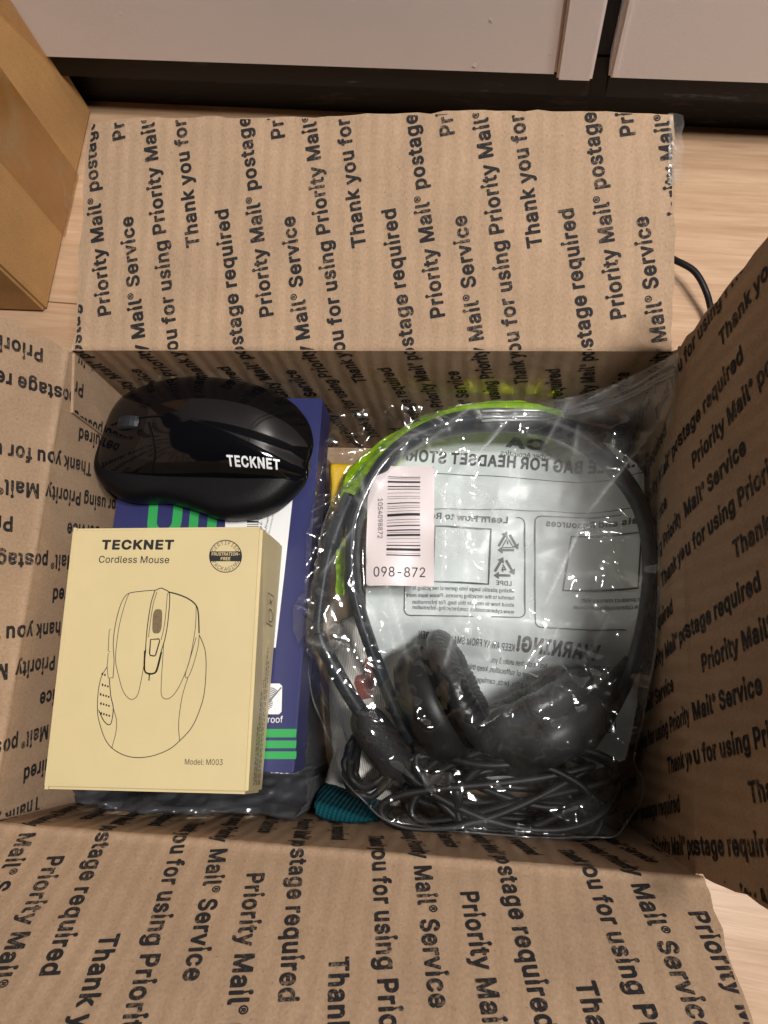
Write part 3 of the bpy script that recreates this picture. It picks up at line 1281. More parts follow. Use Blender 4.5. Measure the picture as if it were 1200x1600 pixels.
ribbon(mb, [at(408, 1112, ZN), at(440, 1074, ZN)], .0007, (0, 0, 1), lift=.0004)
mb.build('fingerprint_print', simple('grey_print', (.16, .16, .18), .6), icon)

# ================================================================== cream mouse carton
cream = thing('mouse_carton', 'cream cardboard carton with a line drawing of a mouse on its lid', 'carton', (-.083, -.034, .09))
M_CREAM = simple('cream_card', (.595, .495, .275), .5, .35, vary=.06, vscale=35, bump=.22, scale=110)
ZC = -.010
q = [at(112, 825, ZC), at(410, 822, ZC), at(387, 1241, ZC), at(66, 1233, ZC)]
mb = MB()
top = [v.copy() for v in q]
bot = [v.copy() - np.array([0, 0, .0392]) for v in q]
bot[1] += np.array([.0004, 0, 0])
bot[2] += np.array([-.004, -.0035, 0])
mb.add([top[3], top[2], top[1], top[0], bot[3], bot[2], bot[1], bot[0]],
       [(0, 1, 2, 3), (7, 6, 5, 4), (4, 5, 1, 0), (5, 6, 2, 1), (6, 7, 3, 2), (7, 4, 0, 3)])
o = mb.build('carton_body', M_CREAM, None)
bm = bmesh.new()
bm.from_mesh(o.data)
bmesh.ops.bevel(bm, geom=bm.edges[:], offset=.0014, segments=3, affect='EDGES')
bm.to_mesh(o.data)
bm.free()
o.parent = cream
o.matrix_parent_inverse = Matrix.Translation(-Vector(cream.location))


mb = MB()
le = [q[0] + (q[1] - q[0]) * .012, q[0] + (q[1] - q[0]) * .030, q[3] + (q[2] - q[3]) * .030, q[3] + (q[2] - q[3]) * .012]
lo_ = [p + np.array([0, 0, -.0004]) for p in le]
hi_ = [p + np.array([0, 0, .00022]) for p in le]
mb.add([lo_[3], lo_[2], lo_[1], lo_[0], hi_[3], hi_[2], hi_[1], hi_[0]], [(3, 2, 1, 0), (4, 5, 6, 7), (0, 1, 5, 4), (1, 2, 6, 5), (2, 3, 7, 6), (3, 0, 4, 7)])
mb.build('lid_fold', M_CREAM, cream)


def c4(X, Y):
    return at(60 + X / 2.4, 800 + Y / 2.4, ZC)


def stroke(mb, pts, w=.00028, closed=False, smooth=True):
    P = [c4(*p) for p in pts]
    P = catmull(P, 6, closed) if smooth and len(P) > 2 else np.array(P)
    ribbon(mb, P, w, (0, 0, 1), lift=.00010, closed=closed)


art = MB()
stroke(art, [(437, 293), (390, 297), (340, 305), (318, 328), (300, 375), (286, 440), (281, 500), (284, 560), (280, 622)], .00034)
stroke(art, [(340, 305), (325, 345), (305, 420), (293, 500), (290, 560), (300, 610), (318, 672), (345, 702), (370, 690), (384, 640), (398, 560), (404, 515)])
stroke(art, [(488, 300), (520, 308), (560, 324), (590, 348), (600, 380), (603, 455)], .0006)
stroke(art, [(592, 352), (590, 420), (582, 480), (566, 560), (540, 630), (512, 680), (485, 701), (463, 690), (461, 640), (466, 560), (470, 492)])
stroke(art, [(437, 295), (422, 345), (409, 430), (403, 500), (399, 590), (412, 604), (432, 604), (443, 590), (460, 525), (476, 470), (487, 400), (492, 310), (470, 289), (458, 286), (437, 295)], .00042)
stroke(art, [(445, 300), (430, 350), (418, 430), (413, 470)])
stroke(art, [(484, 305), (478, 380), (470, 440), (460, 480)])
stroke(art, [(399, 520), (398, 590), (412, 606), (433, 605), (446, 590), (462, 525)], .0007)
stroke(art, [(421, 478), (453, 476), (455, 484), (440, 536), (436, 540), (420, 538), (417, 530)], .0006, closed=True, smooth=False)
stroke(art, [(416, 606), (413, 632), (417, 632), (418, 606)], smooth=False)
stroke(art, [(272, 440), (266, 442), (262, 522), (270, 524)], smooth=False)
stroke(art, [(266, 530), (262, 532), (258, 580), (262, 622), (280, 622)], smooth=False)
stroke(art, [(258, 580), (236, 620), (224, 680), (222, 750), (232, 800), (250, 850), (276, 885), (320, 911), (370, 921), (430, 914), (490, 890), (530, 858), (575, 808), (604, 745), (622, 680), (629, 590), (627, 530), (618, 495), (603, 460)], .00034)
stroke(art, [(266, 622), (272, 690), (281, 735), (275, 785), (264, 798), (245, 782), (226, 742)], .0004)
stroke(art, [(281, 735), (293, 780), (291, 825), (276, 884)])
stroke(art, [(560, 622), (540, 690), (529, 760), (526, 810), (530, 857)])
stroke(art, [(604, 460), (598, 510), (582, 570), (566, 612), (555, 622), (552, 606), (572, 540), (592, 470)])
for r_, (y0, n_) in enumerate(((608, 2), (648, 3), (684, 4), (718, 4), (755, 4))):
    for k in range(n_):
        X, Y = 240 + k * 10 - (8 if r_ > 1 else 0) + r_, y0 + k * 3
        pts = [c4(X + 3.4 * math.cos(a), Y + (4.5 + 1.2 * (k == 0)) * math.sin(a)) for a in np.linspace(0, 6.28, 9)[:-1]]
        art.add([p + np.array([0, 0, .0001]) for p in pts[::-1]], [tuple(range(8))])
put_text(art, 'TECKNET', c4(236, 139), c4(507, 139), cap=abs(c4(0, 107)[1] - c4(0, 139)[1]), bold=.075)
put_text(art, 'Cordless Mouse', c4(226, 190), c4(490, 192), cap=abs(c4(0, 165)[1] - c4(0, 190)[1]), bold=.012)
put_text(art, 'Model: M003', c4(549, 947), c4(691, 949), cap=abs(c4(0, 927)[1] - c4(0, 948)[1]), bold=.0)
# round badge
cx, cy, R_ = 702, 166, 60
stroke(art, [(cx + R_ * math.cos(a), cy + R_ * math.sin(a)) for a in np.linspace(0, 6.283, 40)[:-1]], .0004, closed=True, smooth=False)
bandp = [c4(cx + x, cy + y) for x, y in ((-58, -18), (58, -18), (60, 0), (58, 19), (-58, 19), (-60, 0))]
art.add([p + np.array([0, 0, .0001]) for p in bandp[::-1]], [tuple(range(6))])


def arc_text(s, r, a0, a1, inward, cap):
    for k, ch in enumerate(s):
        a = a0 + (a1 - a0) * k / (len(s) - 1)
        c = np.array([cx + r * math.cos(a), cy + r * math.sin(a)])
        t = np.array([-math.sin(a), math.cos(a)])
        if inward:
            t = -t
        wch = text_mesh(ch, .0)[2] * cap
        hwp = wch / abs(c4(1, 0)[0] - c4(0, 0)[0]) / 2
        p0, p1 = c - t * hwp, c + t * hwp
        put_text(art, ch, c4(*p0), c4(*p1), cap=cap)


arc_text('CERTIFIED', 43, math.radians(207), math.radians(333), False, .0017)
arc_text('PACKAGING', 55, math.radians(153), math.radians(27), True, .0017)
art.build('printed_artwork', M_BLACK_INK, cream)
art = MB()
put_text(art, 'FRUSTRATION-', c4(650, 163.5), c4(756, 163.5), cap=.0014, bold=.035, lift=.00022)
put_text(art, 'FREE', c4(684, 181), c4(720, 181), cap=.0014, bold=.035, lift=.00022)
art.build('badge_lettering', M_CREAM, cream)
# drawn scroll wheel
art = MB()
pts = [c4(446 + 18 * math.copysign(abs(math.cos(a)) ** .6, math.cos(a)) + 4 * -math.sin(a), 410 + 46 * math.copysign(abs(math.sin(a)) ** .6, math.sin(a))) for a in np.linspace(0, 6.283, 25)[:-1]]
art.add([p + np.array([0, 0, .0001]) for p in pts[::-1]], [tuple(range(24))])
art.build('printed_wheel', simple('brown_print', (.16, .115, .06), .6, vary=.5, vscale=900), cream)
# side face print
sA, sB, sC, sD = top[1], top[2], bot[2], bot[1]
sn = np.cross(sB - sA, sD - sA)
sn /= np.linalg.norm(sn)
if sn[0] < 0:
    sn = -sn


def side(k, h):
    a = sA + (sB - sA) * k
    b = sD + (sC - sD) * k
    return a + (b - a) * h


art = MB()
put_text(art, 'Shenzhen Unichain Technology Co., Ltd', side(.97, .52), side(.58, .53), nrm=sn, cap=.0013, bold=.03, lift=.0003)
for i_, (a_, b_, h_) in enumerate(((.97, .45, .62), (.96, .62, .42), (.97, .5, .72), (.97, .75, .33))):
    kk = a_
    rr = random.Random(i_)
    while kk > b_:
        st = rr.uniform(.006, .02)
        ribbon(art, [side(kk, h_), side(max(b_, kk - st), h_)], .0008, sn, lift=.0003)
        kk -= st + .006
ribbon(art, [side(k, h) for k, h in ((.24, .42), (.24, .72), (.30, .80), (.36, .78), (.36, .42))], .0004, sn, closed=True, lift=.0003)
ribbon(art, catmull([side(k, h) for k, h in ((.30, .55), (.31, .72), (.34, .72), (.345, .56))], 5, True), .0005, sn, closed=True, lift=.0003)
ribbon(art, [side(k, h) for k, h in ((.26, .52), (.28, .66))], .0005, sn, lift=.0003)
ribbon(art, [side(k, h) for k, h in ((.26, .66), (.28, .52))], .0005, sn, lift=.0003)
art.build('printed_side_text', M_BLACK_INK, cream)

# ================================================================== black mouse
ms = thing('computer_mouse', 'glossy black computer mouse with white lettering resting on the navy carton', 'computer mouse', tuple(at(320, 700, zt)))
M_GLOSS = simple('gloss_black', (.003, .003, .004), .06, .42, coat=.12)
M_RUBBER = simple('matte_black', (.004, .004, .005), .45, .18, bump=.15, scale=1500)
M_WHEEL = simple('grey_rubber', (.013, .015, .02), .55, .4)
ZS = -.034
shell_px = [(151, 728), (157, 690), (175, 640), (205, 612), (268, 593), (330, 591), (400, 602), (450, 624), (480, 656), (490, 692), (484, 722), (474, 750), (402, 754), (330, 752), (240, 750), (172, 744)]
body_px = [(152, 735), (163, 690), (185, 645), (210, 625), (270, 606), (330, 602), (400, 612), (450, 634), (476, 664), (484, 700), (480, 745), (462, 772), (430, 798), (390, 810), (345, 811), (305, 797), (260, 785), (205, 784), (172, 768)]


def loop_at(px, z, n=8):
    return catmull(ats(px, z), n, True)


def dome(loop, c, hfun, zedge, rings=26, p=2.4, qq=.55):
    V, F = [], []
    n = len(loop)
    for r in range(rings + 1):
        rho = math.sin(r / rings * math.pi / 2)
        for k in range(n):
            x = c[0] + (loop[k][0] - c[0]) * rho
            y = c[1] + (loop[k][1] - c[1]) * rho
            hh = hfun(x, y)
            V.append((x, y, zedge + (hh - zedge) * max(0, 1 - rho ** p) ** qq))
    for r in range(rings):
        for k in range(n):
            k2 = (k + 1) % n
            F.append((r * n + k2, r * n + k, (r + 1) * n + k, (r + 1) * n + k2))
    return V, F


mc = at(318, 676, ZS)
ax = at(480, 700, ZS) - at(150, 690, ZS)
ax /= np.linalg.norm(ax)


def shell_h(x, y):
    s = ((x - mc[0]) * ax[0] + (y - mc[1]) * ax[1]) / .05    # -1 front .. 1 rear
    return H0 - .0145 - .0065 * max(0, -s + .15) ** 1.6 - .006 * max(0, s - .2) ** 2


lp = loop_at(shell_px, ZS)
V, F = dome(lp, mc, shell_h, ZS + H0, p=2.6, qq=.62)
n_ = len(lp)
# rolled-under edge
base = len(V) - n_
for dz, k_ in ((-.002, .985), (-.004, .95)):
    off = len(V)
    for k in range(n_):
        V.append((mc[0] + (lp[k][0] - mc[0]) * k_, mc[1] + (lp[k][1] - mc[1]) * k_, ZS + H0 + dz))
    for k in range(n_):
        k2 = (k + 1) % n_
        F.append((base + k2, base + k, off + k, off + k2))
    base = off
shell = pydata('shell', V, F, M_GLOSS, ms, True)
# lower body with the thumb bulge
lb_ = loop_at(body_px, -.041)
bc = at(318, 700, -.041)
V, F = [], []
nb = len(lb_)
prof = [(1.0 * .93, zt + .0004), (.975, -.0475), (1.0, -.043), (1.0, -.039), (.985, -.0355), (.95, -.0325), (.88, -.0305), (.75, -.030), (0.3, -.030)]
for kf, z in prof:
    for k in range(nb):
        V.append((bc[0] + (lb_[k][0] - bc[0]) * kf, bc[1] + (lb_[k][1] - bc[1]) * kf, z + H0))
for r in range(len(prof) - 1):
    for k in range(nb):
        k2 = (k + 1) % nb
        F.append((r * nb + k, r * nb + k2, (r + 1) * nb + k2, (r + 1) * nb + k))
F.append(tuple(range(nb))[::-1])
body = pydata('side_grip', V, F, M_RUBBER, ms, True)


def shell_z(x, y):
    """height of the shell over a point"""
    ang = math.atan2(y - mc[1], x - mc[0])
    aa = np.arctan2(lp[:, 1] - mc[1], lp[:, 0] - mc[0])
    rr = np.hypot(lp[:, 1] - mc[1], lp[:, 0] - mc[0])
    o_ = np.argsort(aa)
    Rm = np.interp(ang, np.concatenate([aa[o_] - 2 * math.pi, aa[o_], aa[o_] + 2 * math.pi]), np.tile(rr[o_], 3))
    rho = min(1, math.hypot(x - mc[0], y - mc[1]) / Rm)
    return ZS + H0 + (shell_h(x, y) - ZS - H0) * (1 - rho ** 2.6) ** .62


def on_shell(P):
    P = np.array(P)
    for i in range(len(P)):
        P[i, 2] = shell_z(P[i, 0], P[i, 1]) + .0008
    return P


mb = MB()
put_text(mb, 'TECKNET', at(359, 731, -.0255), at(438, 734, -.0255), cap=.0040, bold=.06, fn=on_shell)
mb.build('logo', simple('white_logo', (.8, .82, .85), .4), shell)
mb = MB()
for path in ([(165, 657), (195, 655), (236, 655), (265, 657)], [(236, 664), (244, 690), (243, 715), (228, 735)]):
    P = on_shell(catmull(ats(path, -.022), 8))
    P[:, 2] -= .0004
    tube(mb, P, .00035, 6)
mb.build('button_seam', M_RUBBER, shell)
# scroll wheel
mb = MB()
wc = at(206, 660, -.022)
wz = shell_z(wc[0], wc[1])
wax = np.array([-ax[1], ax[0], 0])
ringp = []
for k in range(24):
    a = 2 * math.pi * k / 24
    ringp.append((math.cos(a), math.sin(a)))
V, F = [], []
prw = [(-.0034, .0080), (-.0026, .0092), (0, .0096), (.0026, .0092), (.0034, .0080)]
for w_, r_ in prw:
    for (c_, s_) in ringp:
        V.append(np.array([wc[0], wc[1], wz - .0068]) + wax * w_ + ax * c_ * r_ + np.array([0, 0, s_ * r_]))
for r in range(4):
    for k in range(24):
        k2 = (k + 1) % 24
        F.append((r * 24 + k, r * 24 + k2, (r + 1) * 24 + k2, (r + 1) * 24 + k))
F += [tuple(range(24))[::-1], tuple(4 * 24 + k for k in range(24))]
mb.add(V, F)
mb.build('scroll_wheel', M_WHEEL, ms)
for xa, xb in ((205, 240), (246, 296)):
    mb = MB()
    tube(mb, ats([(xa, 763 + (xa - 205) * -.02), ((xa + xb) / 2, 765), (xb, 762)], -.0335), .0016, 8)
    mb.build('side_button', M_GLOSS, ms, True)

# ================================================================== things under and beside the headset bag
M_TEAL = None


def knit(name, col, freq=520.0, strength=.9):
    m, nt, out = new_mat(name)
    b = principled(nt, out, col, .9, .15)
    uv = N(nt, 'ShaderNodeUVMap')
    sep = N(nt, 'ShaderNodeSeparateXYZ')
    nt.links.new(uv.outputs[0], sep.inputs[0])
    mm = N(nt, 'ShaderNodeMath', operation='MULTIPLY')
    mm.inputs[1].default_value = freq
    nt.links.new(sep.outputs[0], mm.inputs[0])
    sn_ = N(nt, 'ShaderNodeMath', operation='SINE')
    nt.links.new(mm.outputs[0], sn_.inputs[0])
    m2 = N(nt, 'ShaderNodeMath', operation='MULTIPLY')
    m2.inputs[1].default_value = freq * 1.6
    nt.links.new(sep.outputs[1], m2.inputs[0])
    s2 = N(nt, 'ShaderNodeMath', operation='SINE')
    nt.links.new(m2.outputs[0], s2.inputs[0])
    ad = N(nt, 'ShaderNodeMath', operation='MULTIPLY_ADD')
    ad.inputs[1].default_value = .35
    nt.links.new(s2.outputs[0], ad.inputs[0])
    nt.links.new(sn_.outputs[0], ad.inputs[2])
    bp = N(nt, 'ShaderNodeBump', i_Strength=strength, i_Distance=.0008)
    nt.links.new(ad.outputs[0], bp.inputs['Height'])
    nt.links.new(bp.outputs[0], b.inputs['Normal'])
    rr = N(nt, 'ShaderNodeMapRange')
    rr.inputs[1].default_value = -1.3
    rr.inputs[2].default_value = 1.3
    nt.links.new(ad.outputs[0], rr.inputs[0])
    mx = N(nt, 'ShaderNodeMix', data_type='RGBA')
    mx.inputs[6].default_value = tuple(c * .55 for c in col) + (1,)
    mx.inputs[7].default_value = tuple(min(1, c * 1.25) for c in col) + (1,)
    nt.links.new(rr.outputs[0], mx.inputs[0])
    nt.links.new(mx.outputs[2], b.inputs['Base Color'])
    return m


def pillow(name, px, z, base, h, edge, mats, parent, noise=.001, seed=1, step=.0012, uvrot=0.0, nscale=80):
    poly = ats(px, z)
    g = Grid(poly, step)
    Z = base + h * np.clip(g.d / edge, 0, 1) ** .5 + noise * vnoise(g.X, g.Y, nscale, seed) * np.clip(g.d / edge, 0, 1) + H0
    o = g.mesh(name, Z, mats, parent, bottom=base + H0 - .002)
    ca, sa = math.cos(uvrot), math.sin(uvrot)
    uv_planar(o, lambda c: (c.x * ca + c.y * sa, -c.x * sa + c.y * ca))
    return o


sock = thing('sock', 'white sock with a ribbed teal cuff tucked under the headset bag', 'sock', tuple(at(540, 1230, -.135)))
pillow('cuff', [(481, 1236), (500, 1238), (535, 1250), (565, 1260), (582, 1268), (598, 1284), (590, 1296), (570, 1302), (540, 1303), (500, 1297), (478, 1284), (474, 1258)], -.062, -.112, .050, .005, knit('teal_rib', (.002, .05, .066), 2900.0, .45), sock, .0006, 2, .0009, uvrot=-.25)
pillow('foot', [(487, 1239), (505, 1185), (500, 1120), (497, 1040), (520, 960), (570, 940), (600, 1000), (640, 1100), (650, 1180), (640, 1240), (610, 1272), (560, 1263), (520, 1250)], -.088, -.120, .028, .014, knit('white_knit', (.80, .77, .72), 6200.0, .15), sock, .003, 3, .0014, uvrot=.2)
pillow('toe_patch', [(545, 1030), (575, 1025), (590, 1060), (586, 1095), (560, 1100), (545, 1070)], -.088, -.0935, .0045, .004, knit('dull_red_knit', (.33, .10, .08), 6200.0, .15), sock, .0005, 4, .0010, uvrot=.2)

yp = pillow('yellow_packet', [(499, 706), (566, 709), (600, 760), (560, 815), (498, 808), (501, 760)], -.068, -.108, .040, .006, simple('yellow_print', (.75, .47, .012), .42, vary=.12, vscale=60, bump=.2, scale=120), None, .0015, 8)
yp['label'] = 'bright yellow packet under the crinkled clear wrapper, right of the navy carton'
yp['category'] = 'packet'

# neon green pouch: an arched tube of glossy film whose shoulder faces the back wall
M_NEON, nt_, out_ = new_mat('neon_green_film')
b1 = N(nt_, 'ShaderNodeBsdfTranslucent')
b1.inputs[0].default_value = (.40, .95, .01, 1)
b2 = N(nt_, 'ShaderNodeBsdfDiffuse')
b2.inputs[0].default_value = (.50, .95, .006, 1)
b3 = N(nt_, 'ShaderNodeBsdfGlossy')
b3.inputs[0].default_value = (.66, 1.0, .02, 1)
b3.inputs['Roughness'].default_value = .07
tcn = N(nt_, 'ShaderNodeTexCoord')
von = N(nt_, 'ShaderNodeTexVoronoi', i_Scale=75.0)
nt_.links.new(tcn.outputs['Object'], von.inputs['Vector'])
bpn = N(nt_, 'ShaderNodeBump', i_Strength=.03, i_Distance=.002)
nt_.links.new(von.outputs['Distance'], bpn.inputs['Height'])
nt_.links.new(bpn.outputs[0], b3.inputs['Normal'])
m1_ = N(nt_, 'ShaderNodeMixShader')
m1_.inputs[0].default_value = .25
nt_.links.new(b2.outputs[0], m1_.inputs[1])
nt_.links.new(b1.outputs[0], m1_.inputs[2])
m2_ = N(nt_, 'ShaderNodeMixShader')
m2_.inputs[0].default_value = .54
nt_.links.new(m1_.outputs[0], m2_.inputs[1])
nt_.links.new(b3.outputs[0], m2_.inputs[2])
nt_.links.new(m2_.outputs[0], out_.inputs[0])
path = catmull(ats([(531, 930, -.062), (534, 860, -.058), (548, 805, -.054), (576, 745, -.051), (622, 695, -.050), (690, 659, -.050), (765, 645, -.050), (840, 644, -.051), (880, 650, -.055)]), 9)
mb = MB()
npth = len(path)
kk_ = np.linspace(0, 1, npth)
rr_ = .0020 + .0096 * np.exp(-((kk_ - .36) / .16) ** 2) + .0056 * np.exp(-((kk_ - .74) / .20) ** 2) + .0003 * np.sin(np.arange(npth) * 1.3)
path[:, 2] += .0006 * np.sin(np.arange(npth) * .55) + .0003 * np.sin(np.arange(npth) * 1.7)
upv = np.array([-.10, .27, .95])
T_ = np.gradient(path, axis=0)
T_ /= np.linalg.norm(T_, axis=1)[:, None]
vs_n, fs_n = [], []
rg_ = np.random.default_rng(5)
tl_ = np.interp(np.arange(npth), np.arange(0, npth + 6, 5), rg_.uniform(-.10, .10, len(np.arange(0, npth + 6, 5))))
for i in range(npth):
    u_ = upv + np.array([0, tl_[i], 0]) - T_[i] * (upv @ T_[i])
    u_ /= np.linalg.norm(u_)
    sd = np.cross(T_[i], u_)
    for a_, b_ in ((-1, -.2), (-.93, .5), (-.3, .56), (.35, .55), (.93, .5), (1, -.2), (.8, -2.2), (-.8, -2.2)):
        vs_n.append(path[i] + sd * a_ * rr_[i] + u_ * b_ * .0011)
for i in range(npth - 1):
    for k in range(8):
        fs_n.append((i * 8 + k, i * 8 + (k + 1) % 8, (i + 1) * 8 + (k + 1) % 8, (i + 1) * 8 + k))
fs_n.append(tuple(range(8))[::-1])
fs_n.append(tuple((npth - 1) * 8 + k for k in range(8)))
mb.add(vs_n, fs_n)
ng = mb.build('green_pouch', M_NEON, None)
ng['label'] = 'neon green shiny plastic pouch curving round the headband at the back of the bag'
ng['category'] = 'plastic pouch'

# ================================================================== headset
hs = thing('headset', 'black headset with boom microphone and coiled cable inside the clear bag', 'headset', tuple(at(770, 950, -.11)))
M_HB = simple('band_plastic', (.010, .014, .021), .42, .3, bump=.1, scale=900)
M_FOAM = simple('mic_foam', (.010, .010, .012), .6, .35, bump=.4, scale=1600)
M_LEATHER = simple('black_leatherette', (.010, .011, .014), .36, .5, bump=.35, scale=420)
M_CUP = simple('black_cup', (.006, .007, .008), .42, .3)
M_CABLE = simple('black_cable', (.006, .006, .007), .5, .3)
hb_px = [(660, 1190, -.075), (612, 1095, -.062), (576, 1000, -.052), (556, 930, -.048), (551, 858, -.045), (560, 800, -.044), (595, 732, -.043), (645, 688, -.042), (705, 664, -.041), (780, 657, -.040), (860, 665, -.041), (925, 699, -.042), (980, 756, -.044), (1008, 815, -.045), (1016, 890, -.048), (1008, 965, -.050), (990, 1035, -.056), (955, 1110, -.066), (920, 1165, -.078)]
path = catmull(ats(hb_px), 8)
n_ = len(path)
tt = np.linspace(0, 1, n_)
wid = .0034 + .0026 * np.exp(-((tt - .50) / .13) ** 2)
mb = MB()
tube(mb, path, wid, 14, ry=.0070)
mb.build('headband', M_HB, hs, True)


def ear_cup(p0, p1, zc, tilt, flip, rr=.0305):
    a = at(*p0, zc)
    b = at(*p1, zc)
    e1 = (b - a) / np.linalg.norm(b - a)
    c = (a + b) / 2
    side_ = np.cross([0, 0, 1], e1) * flip
    nn = side_ * math.cos(tilt) + np.array([0, 0, 1]) * math.sin(tilt)
    e2 = np.cross(nn, e1)
    # outer cup: lathe around nn
    prof = [(0.001, -.019), (.55, -.0185), (.82, -.015), (.95, -.008), (.97, -.001), (.9, .001)]
    V, F = [], []
    sg = 40
    for r_, h_ in prof:
        for k in range(sg):
            an = 2 * math.pi * k / sg
            V.append(c + (e1 * math.cos(an) + e2 * math.sin(an) * .92) * r_ * rr + nn * h_)
    for i in range(len(prof) - 1):
        for k in range(sg):
            k2 = (k + 1) % sg
            F.append((i * sg + k, i * sg + k2, (i + 1) * sg + k2, (i + 1) * sg + k))
    pydata('ear_cup', V, F, M_CUP, hs, True)
    V, F = [], []
    sg, mg = 220, 18
    for k in range(sg):
        an = 2 * math.pi * k / sg
        dr = e1 * math.cos(an) + e2 * math.sin(an) * .92
        for j in range(mg):
            b_ = 2 * math.pi * j / mg
            wr = 1 + .035 * math.sin(an * 53 + 1.6 * math.sin(b_ * 2) + 2 * math.sin(an * 3)) * max(0, math.sin(b_)) + .03 * math.sin(an * 11 + b_)
            V.append(c + dr * (rr * .74 + .0092 * wr * math.cos(b_)) + nn * (-.0 + .0095 * wr + .0065 * 1 * math.sin(b_)))
    for k in range(sg):
        k2 = (k + 1) % sg
        for j in range(mg):
            j2 = (j + 1) % mg
            F.append((k * mg + j, k2 * mg + j, k2 * mg + j2, k * mg + j2))
    cu = pydata('ear_cushion', V, F, M_LEATHER, hs, True)
    V = [c + nn * .006] + [c + (e1 * math.cos(2 * math.pi * k / 32) + e2 * math.sin(2 * math.pi * k / 32)) * rr * .62 + nn * .005 for k in range(32)]
    pydata('ear_cloth', V, [(0, 1 + k, 1 + (k + 1) % 32) for k in range(32)], M_FOAM, cu)


ear_cup((652, 1002), (738, 1185), -.063, math.radians(7), 1)
ear_cup((742, 1180), (952, 1075), -.066, math.radians(5), 1)
# slider arms joining the band to the cups
mb = MB()
tube(mb, catmull(ats([(612, 1095, -.060), (650, 1130, -.066), (690, 1150, -.072)]), 6), .005, 10, ry=.003)
mb.build('slider_arm', M_CUP, hs, True)
mb = MB()
tube(mb, catmull(ats([(990, 1035, -.056), (940, 1090, -.062), (890, 1125, -.070)]), 6), .005, 10, ry=.003)
mb.build('slider_arm', M_CUP, hs, True)
# boom microphone
mb = MB()
path = catmull(ats([(548, 775, -.046), (531, 815, -.045), (513, 870, -.044), (502, 930, -.044), (497, 975, -.044), (499, 996, -.044)]), 10)
tube(mb, path, np.where(np.linspace(0, 1, len(path)) < .35, .0042, .0024 + .0005 * (np.arange(len(path)) % 2)), 10)
tube(mb, catmull(ats([(498, 990, -.044), (506, 1012, -.045), (540, 1075, -.049), (576, 1130, -.055)]), 8), .0037, 12)
boom = mb.build('microphone_boom', M_HB, hs, True)
mb = MB()
path = catmull(ats([(560, 1105, -.052), (585, 1145, -.056), (612, 1182, -.062), (628, 1202, -.067)]), 10)
tp = np.linspace(0, 1, len(path))
tube(mb, path, .0094 * np.sqrt(np.clip(1 - (2 * tp - 1) ** 4, .02, 1)), 16)
mb.build('microphone_capsule', M_FOAM, boom, True)
# coiled cable
mb = MB()
rc = random.Random(3)
for k in range(13):
    cx_, cy_ = 782 + rc.uniform(-48, 48), 1236 + rc.uniform(-20, 14)
    ax_, ay_ = rc.uniform(95, 180), rc.uniform(24, 62)
    zz = -.082 + .0022 * k
    ph = rc.uniform(0, 6.28)
    rot_ = rc.uniform(-.30, .30) + .06
    pts = []
    for a in np.linspace(0, 6.283, 19)[:-1]:
        x = ax_ * math.cos(a)
        y = ay_ * math.sin(a) + 14 * math.sin(2 * a + ph)
        pts.append(at(cx_ + x * math.cos(rot_) - y * math.sin(rot_), min(1310, cy_ + x * math.sin(rot_) + y * math.cos(rot_)), zz + .004 * math.sin(a + ph)))
    tube(mb, catmull(pts, 6, True), .0019, 8, closed=True)
for k in range(6):
    cx_, cy_ = 582 + rc.uniform(-10, 12), 1192 + rc.uniform(-14, 14)
    pts = []
    for a in np.linspace(0, 6.283, 15)[:-1]:
        x = rc.uniform(28, 40) * math.cos(a)
        y = rc.uniform(42, 54) * math.sin(a)
        pts.append(at(cx_ + x * .9 - y * .35, cy_ + x * .35 + y * .9, -.080 + .0028 * k + .004 * math.sin(a * 2 + k)))
    tube(mb, catmull(pts, 6, True), .0018, 8, closed=True)
mb.build('coiled_cable', M_CABLE, hs, True)
mb = MB()
tube(mb, catmull(ats([(648, 1168, -.058), (760, 1196, -.054), (890, 1180, -.056)]), 8), .0022, 8)
tube(mb, catmull(ats([(700, 1208, -.055), (716, 1250, -.055), (706, 1300, -.07)]), 8), .0022, 8, ry=.0012)
mb.build('cable_tie', M_CUP, hs, True)
HEAD_PARTS = [c for c in hs.children] + [ng]

# ================================================================== clear bag with printed back sheet
bag = thing('storage_bag', 'clear zip-top plastic bag with a printed grey back sheet, holding the headset', 'plastic bag', tuple(at(790, 950, -.12)))
# --- back sheet
sheet_px = [(584, 760), (640, 690), (740, 664), (870, 668), (950, 700), (1005, 760), (1034, 800), (1036, 900), (1026, 1000), (1008, 1100), (985, 1190), (930, 1215), (780, 1230), (640, 1180), (596, 1080), (572, 960), (570, 850)]
ZSH = -.073
spoly = ats(sheet_px, ZSH)
spoly = [np.array([min(p[0], .1375), p[1], p[2]]) for p in spoly]
gs = Grid(spoly, .0014)
Zs = ZSH + .0022 * vnoise(gs.X, gs.Y, 38, 21) + .0012 * vnoise(gs.X, gs.Y, 95, 22) + H0
Zs += random_creases(gs.X, gs.Y, spoly, 40, 23, .0012, .02, .06)
Zs += np.clip((gs.X - .105) / .03, 0, 1) ** 2 * .02
Zs -= .030 * (lambda t: t * t * (3 - 2 * t))(np.clip((-.004 - gs.Y) / .04, 0, 1))
Zs += .004 * np.exp(-(((gs.X - .045) / .03) ** 2 + ((gs.Y - .0) / .03) ** 2))
M_SHEET = simple('pale_grey_film', (.78, .845, .855), .32, .45, vary=.07, vscale=25, bump=.25, scale=60)
sheet = gs.mesh('printed_sheet', Zs, M_SHEET, bag)


def on_sheet(P):
    P = np.array(P)
    P[:, 2] = gs.sample(Zs, P[:, 0], P[:, 1]) + .0005
    return P


pr = MB()


